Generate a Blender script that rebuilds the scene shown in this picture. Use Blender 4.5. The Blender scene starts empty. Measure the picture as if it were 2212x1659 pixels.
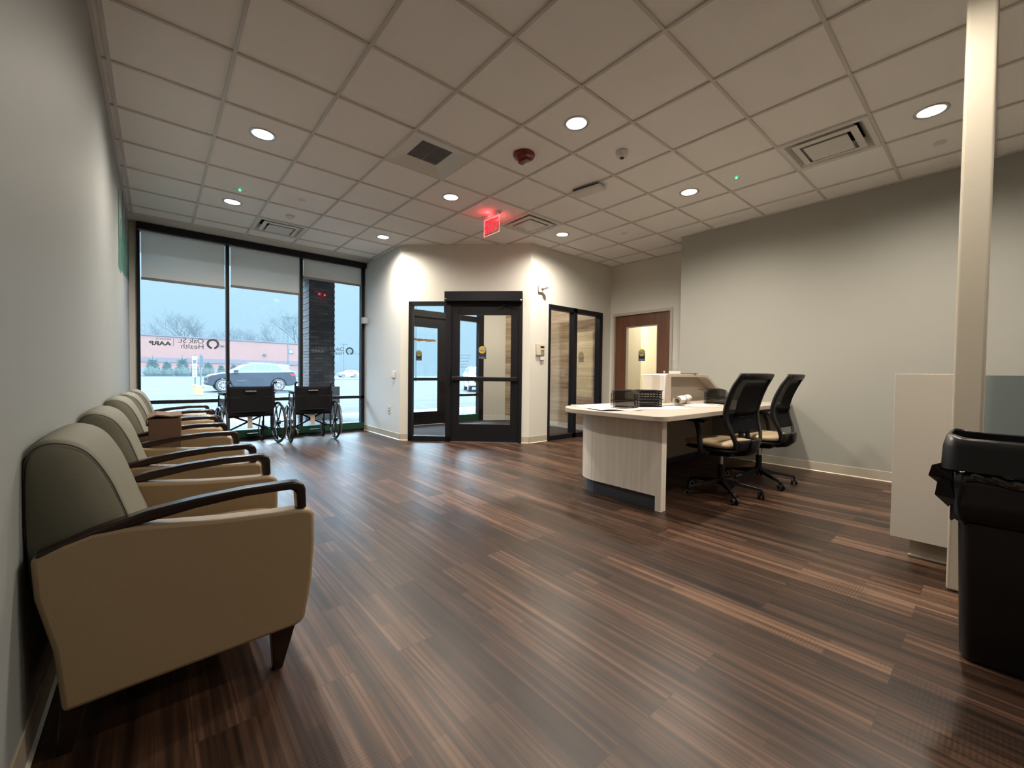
import bpy, bmesh, math, random
from mathutils import Vector, Matrix
PI = math.pi
random.seed(7)
S = bpy.context.scene
COL = S.collection

# ---------------------------------------------------------------- camera
CX, CY, H = 0.2324, -1.8893, 1.047
yaw, pitch, roll = 0.7079, 0.0235, 0.0118
fwd = Vector((math.sin(yaw)*math.cos(pitch), math.cos(yaw)*math.cos(pitch), -math.sin(pitch)))
r0 = Vector((math.cos(yaw), -math.sin(yaw), 0)); u0 = r0.cross(fwd)
rt = math.cos(roll)*r0 + math.sin(roll)*u0
up = math.cos(roll)*u0 - math.sin(roll)*r0
cd = bpy.data.cameras.new('camera'); cam = bpy.data.objects.new('camera', cd); COL.objects.link(cam)
cd.sensor_width = 36; cd.lens = 896.78/2212*36; cd.clip_start = 0.05; cd.clip_end = 600
cam.matrix_world = Matrix(((rt.x, up.x, -fwd.x, CX), (rt.y, up.y, -fwd.y, CY), (rt.z, up.z, -fwd.z, H), (0, 0, 0, 1)))
S.camera = cam
S.view_settings.view_transform = 'Standard'; S.view_settings.look = 'None'
S.view_settings.exposure = 0.42; S.view_settings.gamma = 1.0; S.view_settings.use_curve_mapping = False
S.cycles.max_bounces = 12; S.cycles.diffuse_bounces = 8; S.cycles.glossy_bounces = 4
S.cycles.transparent_max_bounces = 24; S.cycles.transmission_bounces = 6; S.cycles.volume_bounces = 1
S.cycles.sample_clamp_indirect = 4.0; S.cycles.use_denoising = True
S.cycles.caustics_reflective = False; S.cycles.caustics_refractive = False

# ---------------------------------------------------------------- sky (foggy overcast, brighter overhead)
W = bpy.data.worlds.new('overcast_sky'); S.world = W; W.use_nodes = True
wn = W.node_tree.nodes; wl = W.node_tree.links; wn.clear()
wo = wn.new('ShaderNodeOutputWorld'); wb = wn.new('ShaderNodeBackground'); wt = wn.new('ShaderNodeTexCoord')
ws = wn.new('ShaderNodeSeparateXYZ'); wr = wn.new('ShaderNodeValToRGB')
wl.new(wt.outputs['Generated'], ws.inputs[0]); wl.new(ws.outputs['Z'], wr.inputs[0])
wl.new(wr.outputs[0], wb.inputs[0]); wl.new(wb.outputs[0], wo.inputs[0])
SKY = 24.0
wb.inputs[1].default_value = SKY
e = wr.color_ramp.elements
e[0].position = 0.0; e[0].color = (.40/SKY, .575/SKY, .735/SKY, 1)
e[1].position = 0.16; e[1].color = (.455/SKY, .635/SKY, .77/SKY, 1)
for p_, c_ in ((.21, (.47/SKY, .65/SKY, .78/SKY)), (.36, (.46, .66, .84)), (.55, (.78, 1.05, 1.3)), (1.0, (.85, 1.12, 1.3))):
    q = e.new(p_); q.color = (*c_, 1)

# ---------------------------------------------------------------- materials
def node_mat(name):
    m = bpy.data.materials.new(name); m.use_nodes = True
    return m, m.node_tree.nodes, m.node_tree.links, m.node_tree.nodes['Principled BSDF']
def mat(name, col, rough=.5, metal=0., spec=.5, noise=0., nscale=30., bump=0., bscale=200., emit=None, es=0.):
    m, n, l, b = node_mat(name)
    b.inputs['Base Color'].default_value = (*col, 1); b.inputs['Roughness'].default_value = rough
    b.inputs['Metallic'].default_value = metal; b.inputs['Specular IOR Level'].default_value = spec
    if emit: b.inputs['Emission Color'].default_value = (*emit, 1); b.inputs['Emission Strength'].default_value = es
    if noise or bump:
        tc = n.new('ShaderNodeTexCoord')
    if noise:
        t = n.new('ShaderNodeTexNoise'); t.inputs['Scale'].default_value = nscale; t.inputs['Detail'].default_value = 4
        l.new(tc.outputs['Object'], t.inputs['Vector'])
        r = n.new('ShaderNodeMapRange'); r.inputs['To Min'].default_value = 1-noise; r.inputs['To Max'].default_value = 1+noise
        l.new(t.outputs['Fac'], r.inputs['Value'])
        mx = n.new('ShaderNodeMix'); mx.data_type = 'RGBA'; mx.blend_type = 'MULTIPLY'; mx.inputs['Factor'].default_value = 1
        mx.inputs[6].default_value = (*col, 1); l.new(r.outputs[0], mx.inputs[7]); l.new(mx.outputs[2], b.inputs['Base Color'])
    if bump:
        t2 = n.new('ShaderNodeTexNoise'); t2.inputs['Scale'].default_value = bscale; t2.inputs['Detail'].default_value = 3
        l.new(tc.outputs['Object'], t2.inputs['Vector'])
        bp = n.new('ShaderNodeBump'); bp.inputs['Strength'].default_value = bump; bp.inputs['Distance'].default_value = .002
        l.new(t2.outputs['Fac'], bp.inputs['Height']); l.new(bp.outputs[0], b.inputs['Normal'])
    return m
def grain(name, c1, c2, rough, sx, sy, sz, contrast=(.3, .7)):
    m, n, l, b = node_mat(name); b.inputs['Roughness'].default_value = rough
    tc = n.new('ShaderNodeTexCoord'); mp = n.new('ShaderNodeMapping'); mp.inputs['Scale'].default_value = (sx, sy, sz)
    l.new(tc.outputs['Object'], mp.inputs[0]); t = n.new('ShaderNodeTexNoise'); t.inputs['Scale'].default_value = 1
    t.inputs['Detail'].default_value = 6; t.inputs['Distortion'].default_value = .4; l.new(mp.outputs[0], t.inputs['Vector'])
    r = n.new('ShaderNodeValToRGB'); r.color_ramp.elements[0].position = contrast[0]; r.color_ramp.elements[1].position = contrast[1]
    r.color_ramp.elements[0].color = (*c1, 1); r.color_ramp.elements[1].color = (*c2, 1)
    l.new(t.outputs['Fac'], r.inputs[0]); l.new(r.outputs[0], b.inputs['Base Color'])
    return m
def planks(name, cols, length, width, rough, axes='yx', strip=None, seam=.0012, gx=45, gy=2.2, rib=True, spec=.5, seamcol=(.03, .02, .015)):
    """wood boards: long side along axes[0], courses along axes[1]"""
    m, n, l, b = node_mat(name)
    tc = n.new('ShaderNodeTexCoord'); sp = n.new('ShaderNodeSeparateXYZ'); l.new(tc.outputs['Object'], sp.inputs[0])
    cb = n.new('ShaderNodeCombineXYZ'); A, B = axes[0].upper(), axes[1].upper()
    l.new(sp.outputs[A], cb.inputs['X']); l.new(sp.outputs[B], cb.inputs['Y'])
    def brick(w_, h_, off):
        k = n.new('ShaderNodeTexBrick'); k.inputs['Scale'].default_value = 1; k.inputs['Brick Width'].default_value = w_
        k.inputs['Row Height'].default_value = h_; k.offset = off; k.offset_frequency = 2; k.squash = 1
        k.inputs['Color1'].default_value = (0, 0, 0, 1); k.inputs['Color2'].default_value = (1, 1, 1, 1)
        k.inputs['Mortar'].default_value = (.5, .5, .5, 1)
        k.inputs['Mortar Size'].default_value = seam; k.inputs['Mortar Smooth'].default_value = 0; k.inputs['Bias'].default_value = 0
        l.new(cb.outputs[0], k.inputs['Vector']); return k
    k1 = brick(length, width, .37); k2 = brick(length*.5, strip or width, .43)
    bw1 = n.new('ShaderNodeRGBToBW'); l.new(k1.outputs['Color'], bw1.inputs[0])
    bw2 = n.new('ShaderNodeRGBToBW'); l.new(k2.outputs['Color'], bw2.inputs[0])
    mp = n.new('ShaderNodeMapping'); mp.inputs['Scale'].default_value = (gy, gx, 1); l.new(cb.outputs[0], mp.inputs[0])
    t = n.new('ShaderNodeTexNoise'); t.noise_dimensions = '4D'; t.inputs['Scale'].default_value = 1; t.inputs['Detail'].default_value = 5
    t.inputs['Roughness'].default_value = .6; t.inputs['Distortion'].default_value = .5
    mw = n.new('ShaderNodeMath'); mw.operation = 'MULTIPLY'; mw.inputs[1].default_value = 37; l.new(bw1.outputs[0], mw.inputs[0])
    l.new(mp.outputs[0], t.inputs['Vector']); l.new(mw.outputs[0], t.inputs['W'])
    def math_(op, a, bb):
        q = n.new('ShaderNodeMath'); q.operation = op
        for i, v in ((0, a), (1, bb)):
            if isinstance(v, (int, float)): q.inputs[i].default_value = v
            else: l.new(v, q.inputs[i])
        return q.outputs[0]
    v = math_('MULTIPLY', t.outputs['Fac'], 1.0)
    v = math_('ADD', v, math_('MULTIPLY', math_('SUBTRACT', bw1.outputs[0], .5), .22))
    v = math_('ADD', v, math_('MULTIPLY', math_('SUBTRACT', bw2.outputs[0], .5), .16))
    if rib:
        wv = n.new('ShaderNodeTexWave'); wv.bands_direction = 'X'; wv.inputs['Scale'].default_value = 26; wv.inputs['Distortion'].default_value = 1.5
        l.new(cb.outputs[0], wv.inputs['Vector'])
        tn = n.new('ShaderNodeTexNoise'); tn.inputs['Scale'].default_value = 3.0; l.new(cb.outputs[0], tn.inputs['Vector'])
        msk = n.new('ShaderNodeMapRange'); msk.inputs['From Min'].default_value = .55; msk.inputs['From Max'].default_value = .68; l.new(tn.outputs['Fac'], msk.inputs['Value'])
        v = math_('SUBTRACT', v, math_('MULTIPLY', math_('MULTIPLY', wv.outputs['Fac'], msk.outputs[0]), .10))
    cr = n.new('ShaderNodeValToRGB'); el = cr.color_ramp.elements
    el[0].position = cols[0][0]; el[0].color = (*cols[0][1], 1); el[1].position = cols[-1][0]; el[1].color = (*cols[-1][1], 1)
    for p, c in cols[1:-1]:
        q = el.new(p); q.color = (*c, 1)
    l.new(v, cr.inputs[0])
    mx = n.new('ShaderNodeMix'); mx.data_type = 'RGBA'; l.new(k1.outputs['Fac'], mx.inputs['Factor']); l.new(cr.outputs[0], mx.inputs[6])
    mx.inputs[7].default_value = (*seamcol, 1); l.new(mx.outputs[2], b.inputs['Base Color'])
    b.inputs['Roughness'].default_value = rough; b.inputs['Specular IOR Level'].default_value = spec
    bp = n.new('ShaderNodeBump'); bp.inputs['Strength'].default_value = .25; bp.inputs['Distance'].default_value = .001
    l.new(v, bp.inputs['Height']); l.new(bp.outputs[0], b.inputs['Normal'])
    return m
def see_through(name, col, clear, rough=.6, trans_l=0.):
    """woven cloth or wire mesh: part of the surface is open; optional translucency"""
    m = bpy.data.materials.new(name); m.use_nodes = True; n = m.node_tree.nodes; l = m.node_tree.links; n.clear()
    o = n.new('ShaderNodeOutputMaterial'); d = n.new('ShaderNodeBsdfDiffuse'); d.inputs[0].default_value = (*col, 1)
    src = d.outputs[0]
    if trans_l:
        t = n.new('ShaderNodeBsdfTranslucent'); t.inputs[0].default_value = (*col, 1); mx = n.new('ShaderNodeMixShader'); mx.inputs[0].default_value = trans_l
        l.new(src, mx.inputs[1]); l.new(t.outputs[0], mx.inputs[2]); src = mx.outputs[0]
    tr = n.new('ShaderNodeBsdfTransparent'); m2 = n.new('ShaderNodeMixShader'); m2.inputs[0].default_value = clear
    l.new(src, m2.inputs[1]); l.new(tr.outputs[0], m2.inputs[2]); l.new(m2.outputs[0], o.inputs[0])
    return m
def glass(name, tint=(.985, .995, .992), refl=1.0, rough=0.0, base=.02):
    m = bpy.data.materials.new(name); m.use_nodes = True; n = m.node_tree.nodes; l = m.node_tree.links; n.clear()
    o = n.new('ShaderNodeOutputMaterial'); tr = n.new('ShaderNodeBsdfTransparent'); tr.inputs[0].default_value = (*tint, 1)
    g = n.new('ShaderNodeBsdfGlossy'); g.inputs['Roughness'].default_value = rough; g.inputs[0].default_value = (1, 1, 1, 1)
    f = n.new('ShaderNodeFresnel'); f.inputs[0].default_value = 1.33+base*3
    r = n.new('ShaderNodeMapRange'); r.inputs['To Min'].default_value = 0; r.inputs['To Max'].default_value = .6*refl
    mx = n.new('ShaderNodeMixShader'); l.new(f.outputs[0], r.inputs['Value']); l.new(r.outputs[0], mx.inputs[0])
    l.new(tr.outputs[0], mx.inputs[1]); l.new(g.outputs[0], mx.inputs[2]); l.new(mx.outputs[0], o.inputs[0])
    return m

M = {}
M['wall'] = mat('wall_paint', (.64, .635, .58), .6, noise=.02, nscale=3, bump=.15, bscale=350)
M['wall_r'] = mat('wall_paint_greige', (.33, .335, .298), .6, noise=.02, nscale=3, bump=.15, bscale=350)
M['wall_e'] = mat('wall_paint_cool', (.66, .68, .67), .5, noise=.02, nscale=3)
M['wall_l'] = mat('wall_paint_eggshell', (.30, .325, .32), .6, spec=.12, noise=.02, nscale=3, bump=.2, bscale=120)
M['ceil'] = mat('ceiling_tile', (.96, .955, .945), .95, noise=.03, nscale=220, bump=.4, bscale=500)
M['duct'] = mat('dark_duct_metal', (.10, .10, .11), .5)
M['grid'] = mat('grid_metal', (.60, .58, .55), .5)
M['gyp'] = mat('soffit_paint', (.60, .59, .56), .6)
M['base'] = mat('cove_base_vinyl', (.43, .39, .31), .4)
M['black'] = mat('black_frame_metal', (.007, .007, .010), .45, spec=.25)
M['frame_in'] = mat('dark_frame_metal', (.009, .009, .012), .45, spec=.25)
M['green'] = mat('green_sill_metal', (.008, .06, .035), .35, noise=.1, nscale=10)
M['glass'] = glass('window_glass')
M['floor'] = planks('floor_planks', [(.22, (.007, .0034, .0022)), (.36, (.021, .0110, .0067)), (.50, (.044, .0225, .0135)), (.61, (.084, .045, .028)), (.74, (.158, .090, .055))],
                    1.22, .152, .37, 'yx', strip=.051, gx=42, gy=.9, spec=.36)
M['plank_wall'] = planks('wall_planks', [(.25, (.24, .16, .09)), (.5, (.45, .34, .22)), (.72, (.66, .54, .40))], 1.1, .13, .45, 'yz', gx=22, gy=1.5, rib=False, seamcol=(.12, .09, .06))
M['mat'] = mat('entry_carpet', (.035, .03, .03), .95, noise=.35, nscale=120)
M['white'] = mat('white_plastic', (.72, .70, .66), .4)
M['white_met'] = mat('white_painted_metal', (.70, .69, .66), .45)
M['darkhole'] = mat('dark_void', (.02, .02, .022), .8)
M['tan'] = mat('tan_vinyl', (.31, .225, .13), .48, noise=.04, nscale=60, bump=.25, bscale=450)
M['sage'] = mat('sage_fabric', (.155, .150, .108), .7, noise=.10, nscale=160, bump=.4, bscale=600)
M['pipe'] = mat('dark_seam', (.05, .05, .035), .7)
M['wood'] = grain('dark_arm_wood', (.010, .005, .004), (.024, .011, .008), .25, 3, 40, 40)
M['card'] = mat('cardboard', (.15, .088, .055), .85, noise=.08, nscale=25)
M['chrome'] = mat('chrome', (.75, .75, .78), .12, 1.0)
M['blktube'] = mat('black_enamel_tube', (.012, .012, .015), .18)
M['vinyl'] = mat('black_upholstery', (.006, .006, .008), .8, spec=.15, bump=.2, bscale=80)
M['rubber'] = mat('black_rubber', (.015, .015, .016), .7)
M['blkplas'] = mat('black_plastic', (.008, .008, .009), .4, spec=.3)
M['greyplas'] = mat('dark_grey_plastic', (.03, .028, .028), .4)
M['lam'] = grain('desk_laminate', (.72, .655, .57), (.85, .79, .70), .4, 26, 26, 1.3)
M['top'] = mat('desk_top_laminate', (.46, .40, .34), .35, noise=.03, nscale=8)
M['kick'] = mat('kick_metal', (.05, .055, .07), .3)
M['shadow_lam'] = mat('shade_tinted_laminate', (.30, .255, .205), .5)  # desk laminate with the shade behind desk and counter put into its colour
M['brown'] = grain('door_veneer', (.10, .040, .020), (.15, .065, .034), .4, 14, 14, 1.2)
M['doorframe'] = mat('door_frame_paint', (.47, .44, .39), .45)
M['paper'] = mat('paper', (.78, .74, .68), .8)
M['orange'] = mat('orange_print', (.65, .16, .05), .6)
M['screen'] = see_through('wire_mesh', (.012, .012, .012), .72)
M['chairmesh'] = see_through('chair_mesh_cloth', (.012, .012, .013), .22)
M['shade'] = see_through('shade_cloth', (.86, .83, .76), .28, trans_l=.42)
M['shadebar'] = mat('shade_hem_bar', (.22, .20, .19), .5)
M['seatfab'] = mat('tan_seat_vinyl', (.50, .39, .25), .5, bump=.15, bscale=300)
M['post'] = mat('post_paint', (.57, .525, .425), .5, noise=.03, nscale=12, bump=.2, bscale=60)
M['bin'] = mat('black_bin_plastic', (.010, .010, .011), .32)
M['bag'] = mat('black_plastic_film', (.008, .008, .010), .18)
M['bagshine'] = mat('wrinkled_black_film', (.02, .02, .022), .08, spec=1.0, bump=1.0, bscale=60)
M['lens'] = mat('lamp_lens', (.9, .9, .85), .4, emit=(1, .93, .80), es=3.2)
M['redhorn'] = mat('dark_red_plastic', (.16, .012, .012), .22)
M['clearplas'] = glass('clear_acrylic', (.96, .97, .97), .8, .05, .06)
M['exitred'] = mat('exit_letter_red', (.8, .02, .02), .4, emit=(1, .01, .03), es=1.6)
M['exitedge'] = mat('exit_edge_glow', (.8, .2, .2), .4, emit=(1, .22, .20), es=1.0)
M['led'] = mat('green_indicator', (.1, .8, .4), .3, emit=(.1, 1, .5), es=2)
M['mural'] = mat('green_mural_paint', (.035, .13, .095), .45)
M['navy'] = mat('sticker_navy', (.012, .02, .06), .4)
M['yellow'] = mat('sticker_yellow', (.72, .55, .02), .4)
M['stickwhite'] = mat('sticker_white', (.75, .75, .75), .4)
M['decal'] = see_through('glass_decal', (.17, .23, .23), .06, trans_l=.5)
M['decal_w'] = mat('grey_lettering', (.25, .30, .32), .6)
M['tape'] = mat('brown_torn_paper', (.33, .19, .08), .8, noise=.2, nscale=40)
M['steel'] = mat('brushed_steel', (.5, .5, .5), .35, 1.0)
# outdoors
M['asphalt'] = None
def asphalt():
    m, n, l, b = node_mat('wet_pavement')
    tc = n.new('ShaderNodeTexCoord'); mp = n.new('ShaderNodeMapping'); mp.inputs['Scale'].default_value = (.22, 1.3, 1); l.new(tc.outputs['Object'], mp.inputs[0])
    t = n.new('ShaderNodeTexNoise'); t.inputs['Scale'].default_value = 1.4; t.inputs['Detail'].default_value = 8; t.inputs['Roughness'].default_value = .65
    l.new(mp.outputs[0], t.inputs['Vector']); r = n.new('ShaderNodeValToRGB'); el = r.color_ramp.elements
    el[0].position = .40; el[0].color = (.003, .004, .006, 1); el[1].position = .57; el[1].color = (.023, .024, .026, 1)
    l.new(t.outputs['Fac'], r.inputs[0]); l.new(r.outputs[0], b.inputs['Base Color'])
    r2 = n.new('ShaderNodeMapRange'); r2.inputs['From Min'].default_value = .3; r2.inputs['From Max'].default_value = .7
    r2.inputs['To Min'].default_value = .3; r2.inputs['To Max'].default_value = .7; b.inputs['Specular IOR Level'].default_value = .04; l.new(t.outputs['Fac'], r2.inputs['Value']); l.new(r2.outputs[0], b.inputs['Roughness'])
    return m
M['asphalt'] = asphalt()
M['concrete'] = mat('concrete', (.09, .10, .105), .85, spec=.1, noise=.12, nscale=3)
M['pink'] = mat('pink_stucco', (.175, .072, .055), .85, noise=.04, nscale=.6)
M['mauve'] = mat('mauve_band', (.08, .058, .07), .85)
M['shrub'] = mat('evergreen', (.018, .032, .026), .9, noise=.3, nscale=3)
M['bark'] = mat('bare_bark', (.022, .020, .02), .9)
M['carpaint'] = mat('dark_grey_car_paint', (.022, .026, .036), .3, 0.3)
M['carwhite'] = mat('white_car_paint', (.33, .35, .36), .25)
M['carglass'] = mat('car_window', (.045, .085, .105), .35, 0, .1)
M['tyre'] = mat('tyre_rubber', (.02, .02, .022), .8)
M['tail'] = mat('tail_lamp', (.5, .02, .02), .2)
M['bollard'] = mat('yellow_sleeve', (.48, .34, .05), .5)
M['signface'] = mat('blue_white_sign', (.17, .29, .33), .5)
M['signback'] = mat('sign_back', (.03, .045, .055), .5)
def brickmat():
    m, n, l, b = node_mat('dark_brick')
    tc = n.new('ShaderNodeTexCoord'); sp = n.new('ShaderNodeSeparateXYZ'); l.new(tc.outputs['Object'], sp.inputs[0])
    ad = n.new('ShaderNodeMath'); ad.operation = 'ADD'; l.new(sp.outputs['X'], ad.inputs[0]); l.new(sp.outputs['Y'], ad.inputs[1])
    cb = n.new('ShaderNodeCombineXYZ'); l.new(ad.outputs[0], cb.inputs['X']); l.new(sp.outputs['Z'], cb.inputs['Y'])
    k = n.new('ShaderNodeTexBrick'); k.inputs['Scale'].default_value = 1; k.inputs['Brick Width'].default_value = .2; k.inputs['Row Height'].default_value = .067
    k.inputs['Mortar Size'].default_value = .005; k.inputs['Color1'].default_value = (.035, .030, .033, 1); k.inputs['Color2'].default_value = (.085, .074, .076, 1)
    k.inputs['Mortar'].default_value = (.02, .02, .02, 1); l.new(cb.outputs[0], k.inputs['Vector']); l.new(k.outputs['Color'], b.inputs['Base Color'])
    b.inputs['Roughness'].default_value = .8
    return m
M['brick'] = brickmat()

# ---------------------------------------------------------------- helpers
class MB:
    def __init__(s): s.bm = bmesh.new()
    def box(s, x0, x1, y0, y1, z0, z1, T=None):
        v = [s.bm.verts.new(Vector((x, y, z)) if T is None else T @ Vector((x, y, z))) for z in (z0, z1) for y in (y0, y1) for x in (x0, x1)]
        for f in ((0, 2, 3, 1), (4, 5, 7, 6), (0, 1, 5, 4), (2, 6, 7, 3), (0, 4, 6, 2), (1, 3, 7, 5)): s.bm.faces.new([v[i] for i in f])
        return s
    def prism(s, pts, a, b, axis='y', T=None):
        """closed 2-D outline swept from a to b. axis y: pts are (x,z); x: (y,z); z: (x,y)"""
        def P(p, t):
            q = {'y': (p[0], t, p[1]), 'x': (t, p[0], p[1]), 'z': (p[0], p[1], t)}[axis]
            q = Vector(q); return T @ q if T is not None else q
        va = [s.bm.verts.new(P(p, a)) for p in pts]; vb = [s.bm.verts.new(P(p, b)) for p in pts]; n = len(pts)
        s.bm.faces.new(va); s.bm.faces.new(list(reversed(vb)))
        for i in range(n): s.bm.faces.new((va[i], vb[i], vb[(i+1) % n], va[(i+1) % n]))
        return s
    def tube(s, pts, r, seg=10, closed=False, caps=True, r2=None, flat=1.0, flatx=1.0):
        pts = [Vector(p) for p in pts]; n = len(pts); rings = []
        prev = None
        for i, p in enumerate(pts):
            if closed: d = pts[(i+1) % n]-pts[i-1]
            else: d = (pts[min(i+1, n-1)]-pts[max(i-1, 0)])
            d.normalize()
            if prev is None:
                a = Vector((0, 0, 1)) if abs(d.z) < .9 else Vector((1, 0, 0)); x = d.cross(a).normalized()
            else: x = (prev - d*prev.dot(d)).normalized()
            prev = x; y = d.cross(x)
            rr = r if r2 is None else r+(r2-r)*i/max(1, n-1)
            rings.append([s.bm.verts.new(p+x*rr*flatx*math.cos(2*PI*k/seg)+y*rr*flat*math.sin(2*PI*k/seg)) for k in range(seg)])
        m = n if closed else n-1
        for i in range(m):
            A, B = rings[i], rings[(i+1) % n]
            for k in range(seg): s.bm.faces.new((A[k], A[(k+1) % seg], B[(k+1) % seg], B[k]))
        if caps and not closed:
            s.bm.faces.new(list(reversed(rings[0]))); s.bm.faces.new(rings[-1])
        return s
    def lathe(s, prof, c=(0, 0, 0), seg=32, axis='z'):
        """profile of (radius, height); closed ends when the radius is 0"""
        c = Vector(c); rings = []
        def P(r, h, a):
            x, y = r*math.cos(a), r*math.sin(a)
            return c+Vector({'z': (x, y, h), 'x': (h, x, y), 'y': (x, h, y)}[axis])
        for r, h in prof:
            if r <= 1e-6: rings.append([s.bm.verts.new(P(0, h, 0))])
            else: rings.append([s.bm.verts.new(P(r, h, 2*PI*k/seg)) for k in range(seg)])
        for A, B in zip(rings, rings[1:]):
            for k in range(seg):
                k2 = (k+1) % seg
                if len(A) == 1 and len(B) > 1: s.bm.faces.new((A[0], B[k2], B[k]))
                elif len(B) == 1 and len(A) > 1: s.bm.faces.new((A[k], A[k2], B[0]))
                elif len(A) > 1: s.bm.faces.new((A[k], A[k2], B[k2], B[k]))
        return s
    def surf(s, fn, nu, nv, closed_u=False):
        g = [[s.bm.verts.new(Vector(fn(i/(nu if closed_u else nu), j/nv))) for i in range(nu if closed_u else nu+1)] for j in range(nv+1)]
        N = nu
        for j in range(nv):
            for i in range(N):
                i2 = (i+1) % nu if closed_u else i+1
                s.bm.faces.new((g[j][i], g[j][i2], g[j+1][i2], g[j+1][i]))
        return s
    def build(s, name, m, parent=None, smooth=False, bevel=0, bseg=2, solid=0, sub=0, label=None, subm=None):
        bm = s.bm; bmesh.ops.recalc_face_normals(bm, faces=bm.faces)
        me = bpy.data.meshes.new(name); bm.to_mesh(me); bm.free()
        me.materials.append(M[m] if isinstance(m, str) else m)
        o = bpy.data.objects.new(name, me); COL.objects.link(o)
        if parent is not None: o.parent = parent
        if solid:
            q = o.modifiers.new('s', 'SOLIDIFY'); q.thickness = solid; q.offset = 0
        if bevel:
            q = o.modifiers.new('b', 'BEVEL'); q.width = bevel; q.segments = bseg; q.limit_method = 'ANGLE'; q.angle_limit = math.radians(35)
            q.harden_normals = False
        if sub:
            q = o.modifiers.new('u', 'SUBSURF'); q.levels = sub; q.render_levels = sub
        if smooth or bevel:
            for f in me.polygons: f.use_smooth = True
            if not smooth or bevel:
                try: me.set_sharp_from_angle(angle=math.radians(50))
                except Exception: pass
        if label: o['label'] = label
        return o
def tag(o, label, cat, group=None):
    o['label'] = label; o['category'] = cat
    if group: o['group'] = group
    return o
def thing(name, label, cat, loc=(0, 0, 0), rz=0, group=None):
    o = bpy.data.objects.new(name, None); COL.objects.link(o); o.empty_display_size = .1
    o.location = loc; o.rotation_euler = (0, 0, rz)
    return tag(o, label, cat, group)
def setting(name, loc=(0, 0, 0), rz=0):
    o = bpy.data.objects.new(name, None); COL.objects.link(o); o.location = loc; o.rotation_euler = (0, 0, rz); o['kind'] = 'structure'
    return o
def struct(o): o['kind'] = 'structure'; return o
def kids(o): return [c for c in bpy.data.objects if c.parent == o]
def dup(root, loc, rz=0, label=None, group=None):
    ch = {}
    def cp(o, par):
        c = o.copy(); COL.objects.link(c); c.parent = par
        for k in kids_of.get(o.name, []): cp(k, c)
        return c
    kids_of = {}
    for o in list(bpy.data.objects):
        if o.parent is not None: kids_of.setdefault(o.parent.name, []).append(o)
    r = cp(root, None); r.location = loc; r.rotation_euler = (0, 0, rz)
    if label: r['label'] = label
    if group: r['group'] = group
    return r
def text(name, body, size, m, parent, T, mirror=False, depth=.0006, align='CENTER', bold=0, spacing=1.0, label=None):
    cu = bpy.data.curves.new(name, 'FONT'); cu.body = body; cu.size = size; cu.extrude = depth/2; cu.offset = bold
    cu.align_x = align; cu.align_y = 'CENTER'; cu.space_character = spacing; cu.resolution_u = 4
    tmp = bpy.data.objects.new(name+'_tmp', cu); COL.objects.link(tmp)
    bpy.context.view_layer.update()
    me = bpy.data.meshes.new_from_object(tmp.evaluated_get(bpy.context.evaluated_depsgraph_get()))
    bpy.data.objects.remove(tmp); bpy.data.curves.remove(cu)
    X = T @ (Matrix.Diagonal((-1, 1, 1, 1)) if mirror else Matrix.Identity(4))
    me.transform(X); me.name = name; me.materials.clear(); me.materials.append(M[m])
    if X.determinant() < 0: me.flip_normals()
    o = bpy.data.objects.new(name, me); COL.objects.link(o)
    if parent is not None: o.parent = parent
    if label: o['label'] = label
    return o
def facing(loc, az, tilt=0):
    """text matrix: upright, its front towards azimuth az (0 = -Y, 90 = +X)"""
    return Matrix.Translation(loc) @ Matrix.Rotation(az, 4, 'Z') @ Matrix.Rotation(PI/2, 4, 'X')
def lerp(a, b, t): return a+(b-a)*t
def catmull(pts, n=6):
    pts = [Vector(p) for p in pts]; P = [pts[0]]+pts+[pts[-1]]; out = []
    for i in range(1, len(P)-2):
        for k in range(n):
            t = k/n; a, b, c, d = P[i-1], P[i], P[i+1], P[i+2]
            out.append(.5*((2*b)+(-a+c)*t+(2*a-5*b+4*c-d)*t*t+(-a+3*b-3*c+d)*t**3))
    out.append(pts[-1]); return out
def rrect(x0, x1, y0, y1, r, seg=6):
    out = []
    for cx, cy, a in ((x1-r, y1-r, 0), (x0+r, y1-r, 90), (x0+r, y0+r, 180), (x1-r, y0+r, 270)):
        for k in range(seg+1):
            t = math.radians(a+90*k/seg); out.append((cx+r*math.cos(t), cy+r*math.sin(t)))
    return out

CZ = 3.006
XL, XR, YW, YB = -.04, 5.87, 5.65, -5.2
# ================================================================ SETTING: floor, ceiling, walls
struct(MB().box(XL-.2, XR+.05, YB-.1, YW+.12, -.12, 0).box(XR+.05, 6.64, 1.0, YW+.12, -.12, 0).build('floor', 'floor'))
struct(MB().box(6.66, 9.6, .6, 4.6, -.12, 0).build('floor', mat('corridor_floor', (.25, .22, .18), .5, noise=.1, nscale=6)))
# ceiling slab, grid
T = .6096
OPEN = {(2, 7), (6, 3), (7, -2), (3, 2)}
cm = MB(); xs = [XL-.2]+[k*T for k in range(1, 11)]+[6.7]; ys = [YB-.1]+[k*T for k in range(-8, 9)]+[5.2]
for i in range(len(xs)-1):
    for j in range(len(ys)-1):
        if (i, j-9) in OPEN: continue
        cm.box(xs[i], xs[i+1], ys[j], ys[j+1], CZ+.012, CZ+.03)
ceil = struct(cm.build('ceiling', 'ceil'))
for (i, j) in OPEN:
    dk = MB().box(i*T, (i+1)*T, j*T, (j+1)*T, CZ+.30, CZ+.32)
    for (x0, x1, y0, y1) in ((i*T-.01, i*T, j*T, j*T+T), (i*T+T, i*T+T+.01, j*T, j*T+T), (i*T, i*T+T, j*T-.01, j*T), (i*T, i*T+T, j*T+T, j*T+T+.01)): dk.box(x0, x1, y0, y1, CZ+.03, CZ+.32)
    dk.build('duct_boot', 'duct', ceil)
g = MB()
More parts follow.
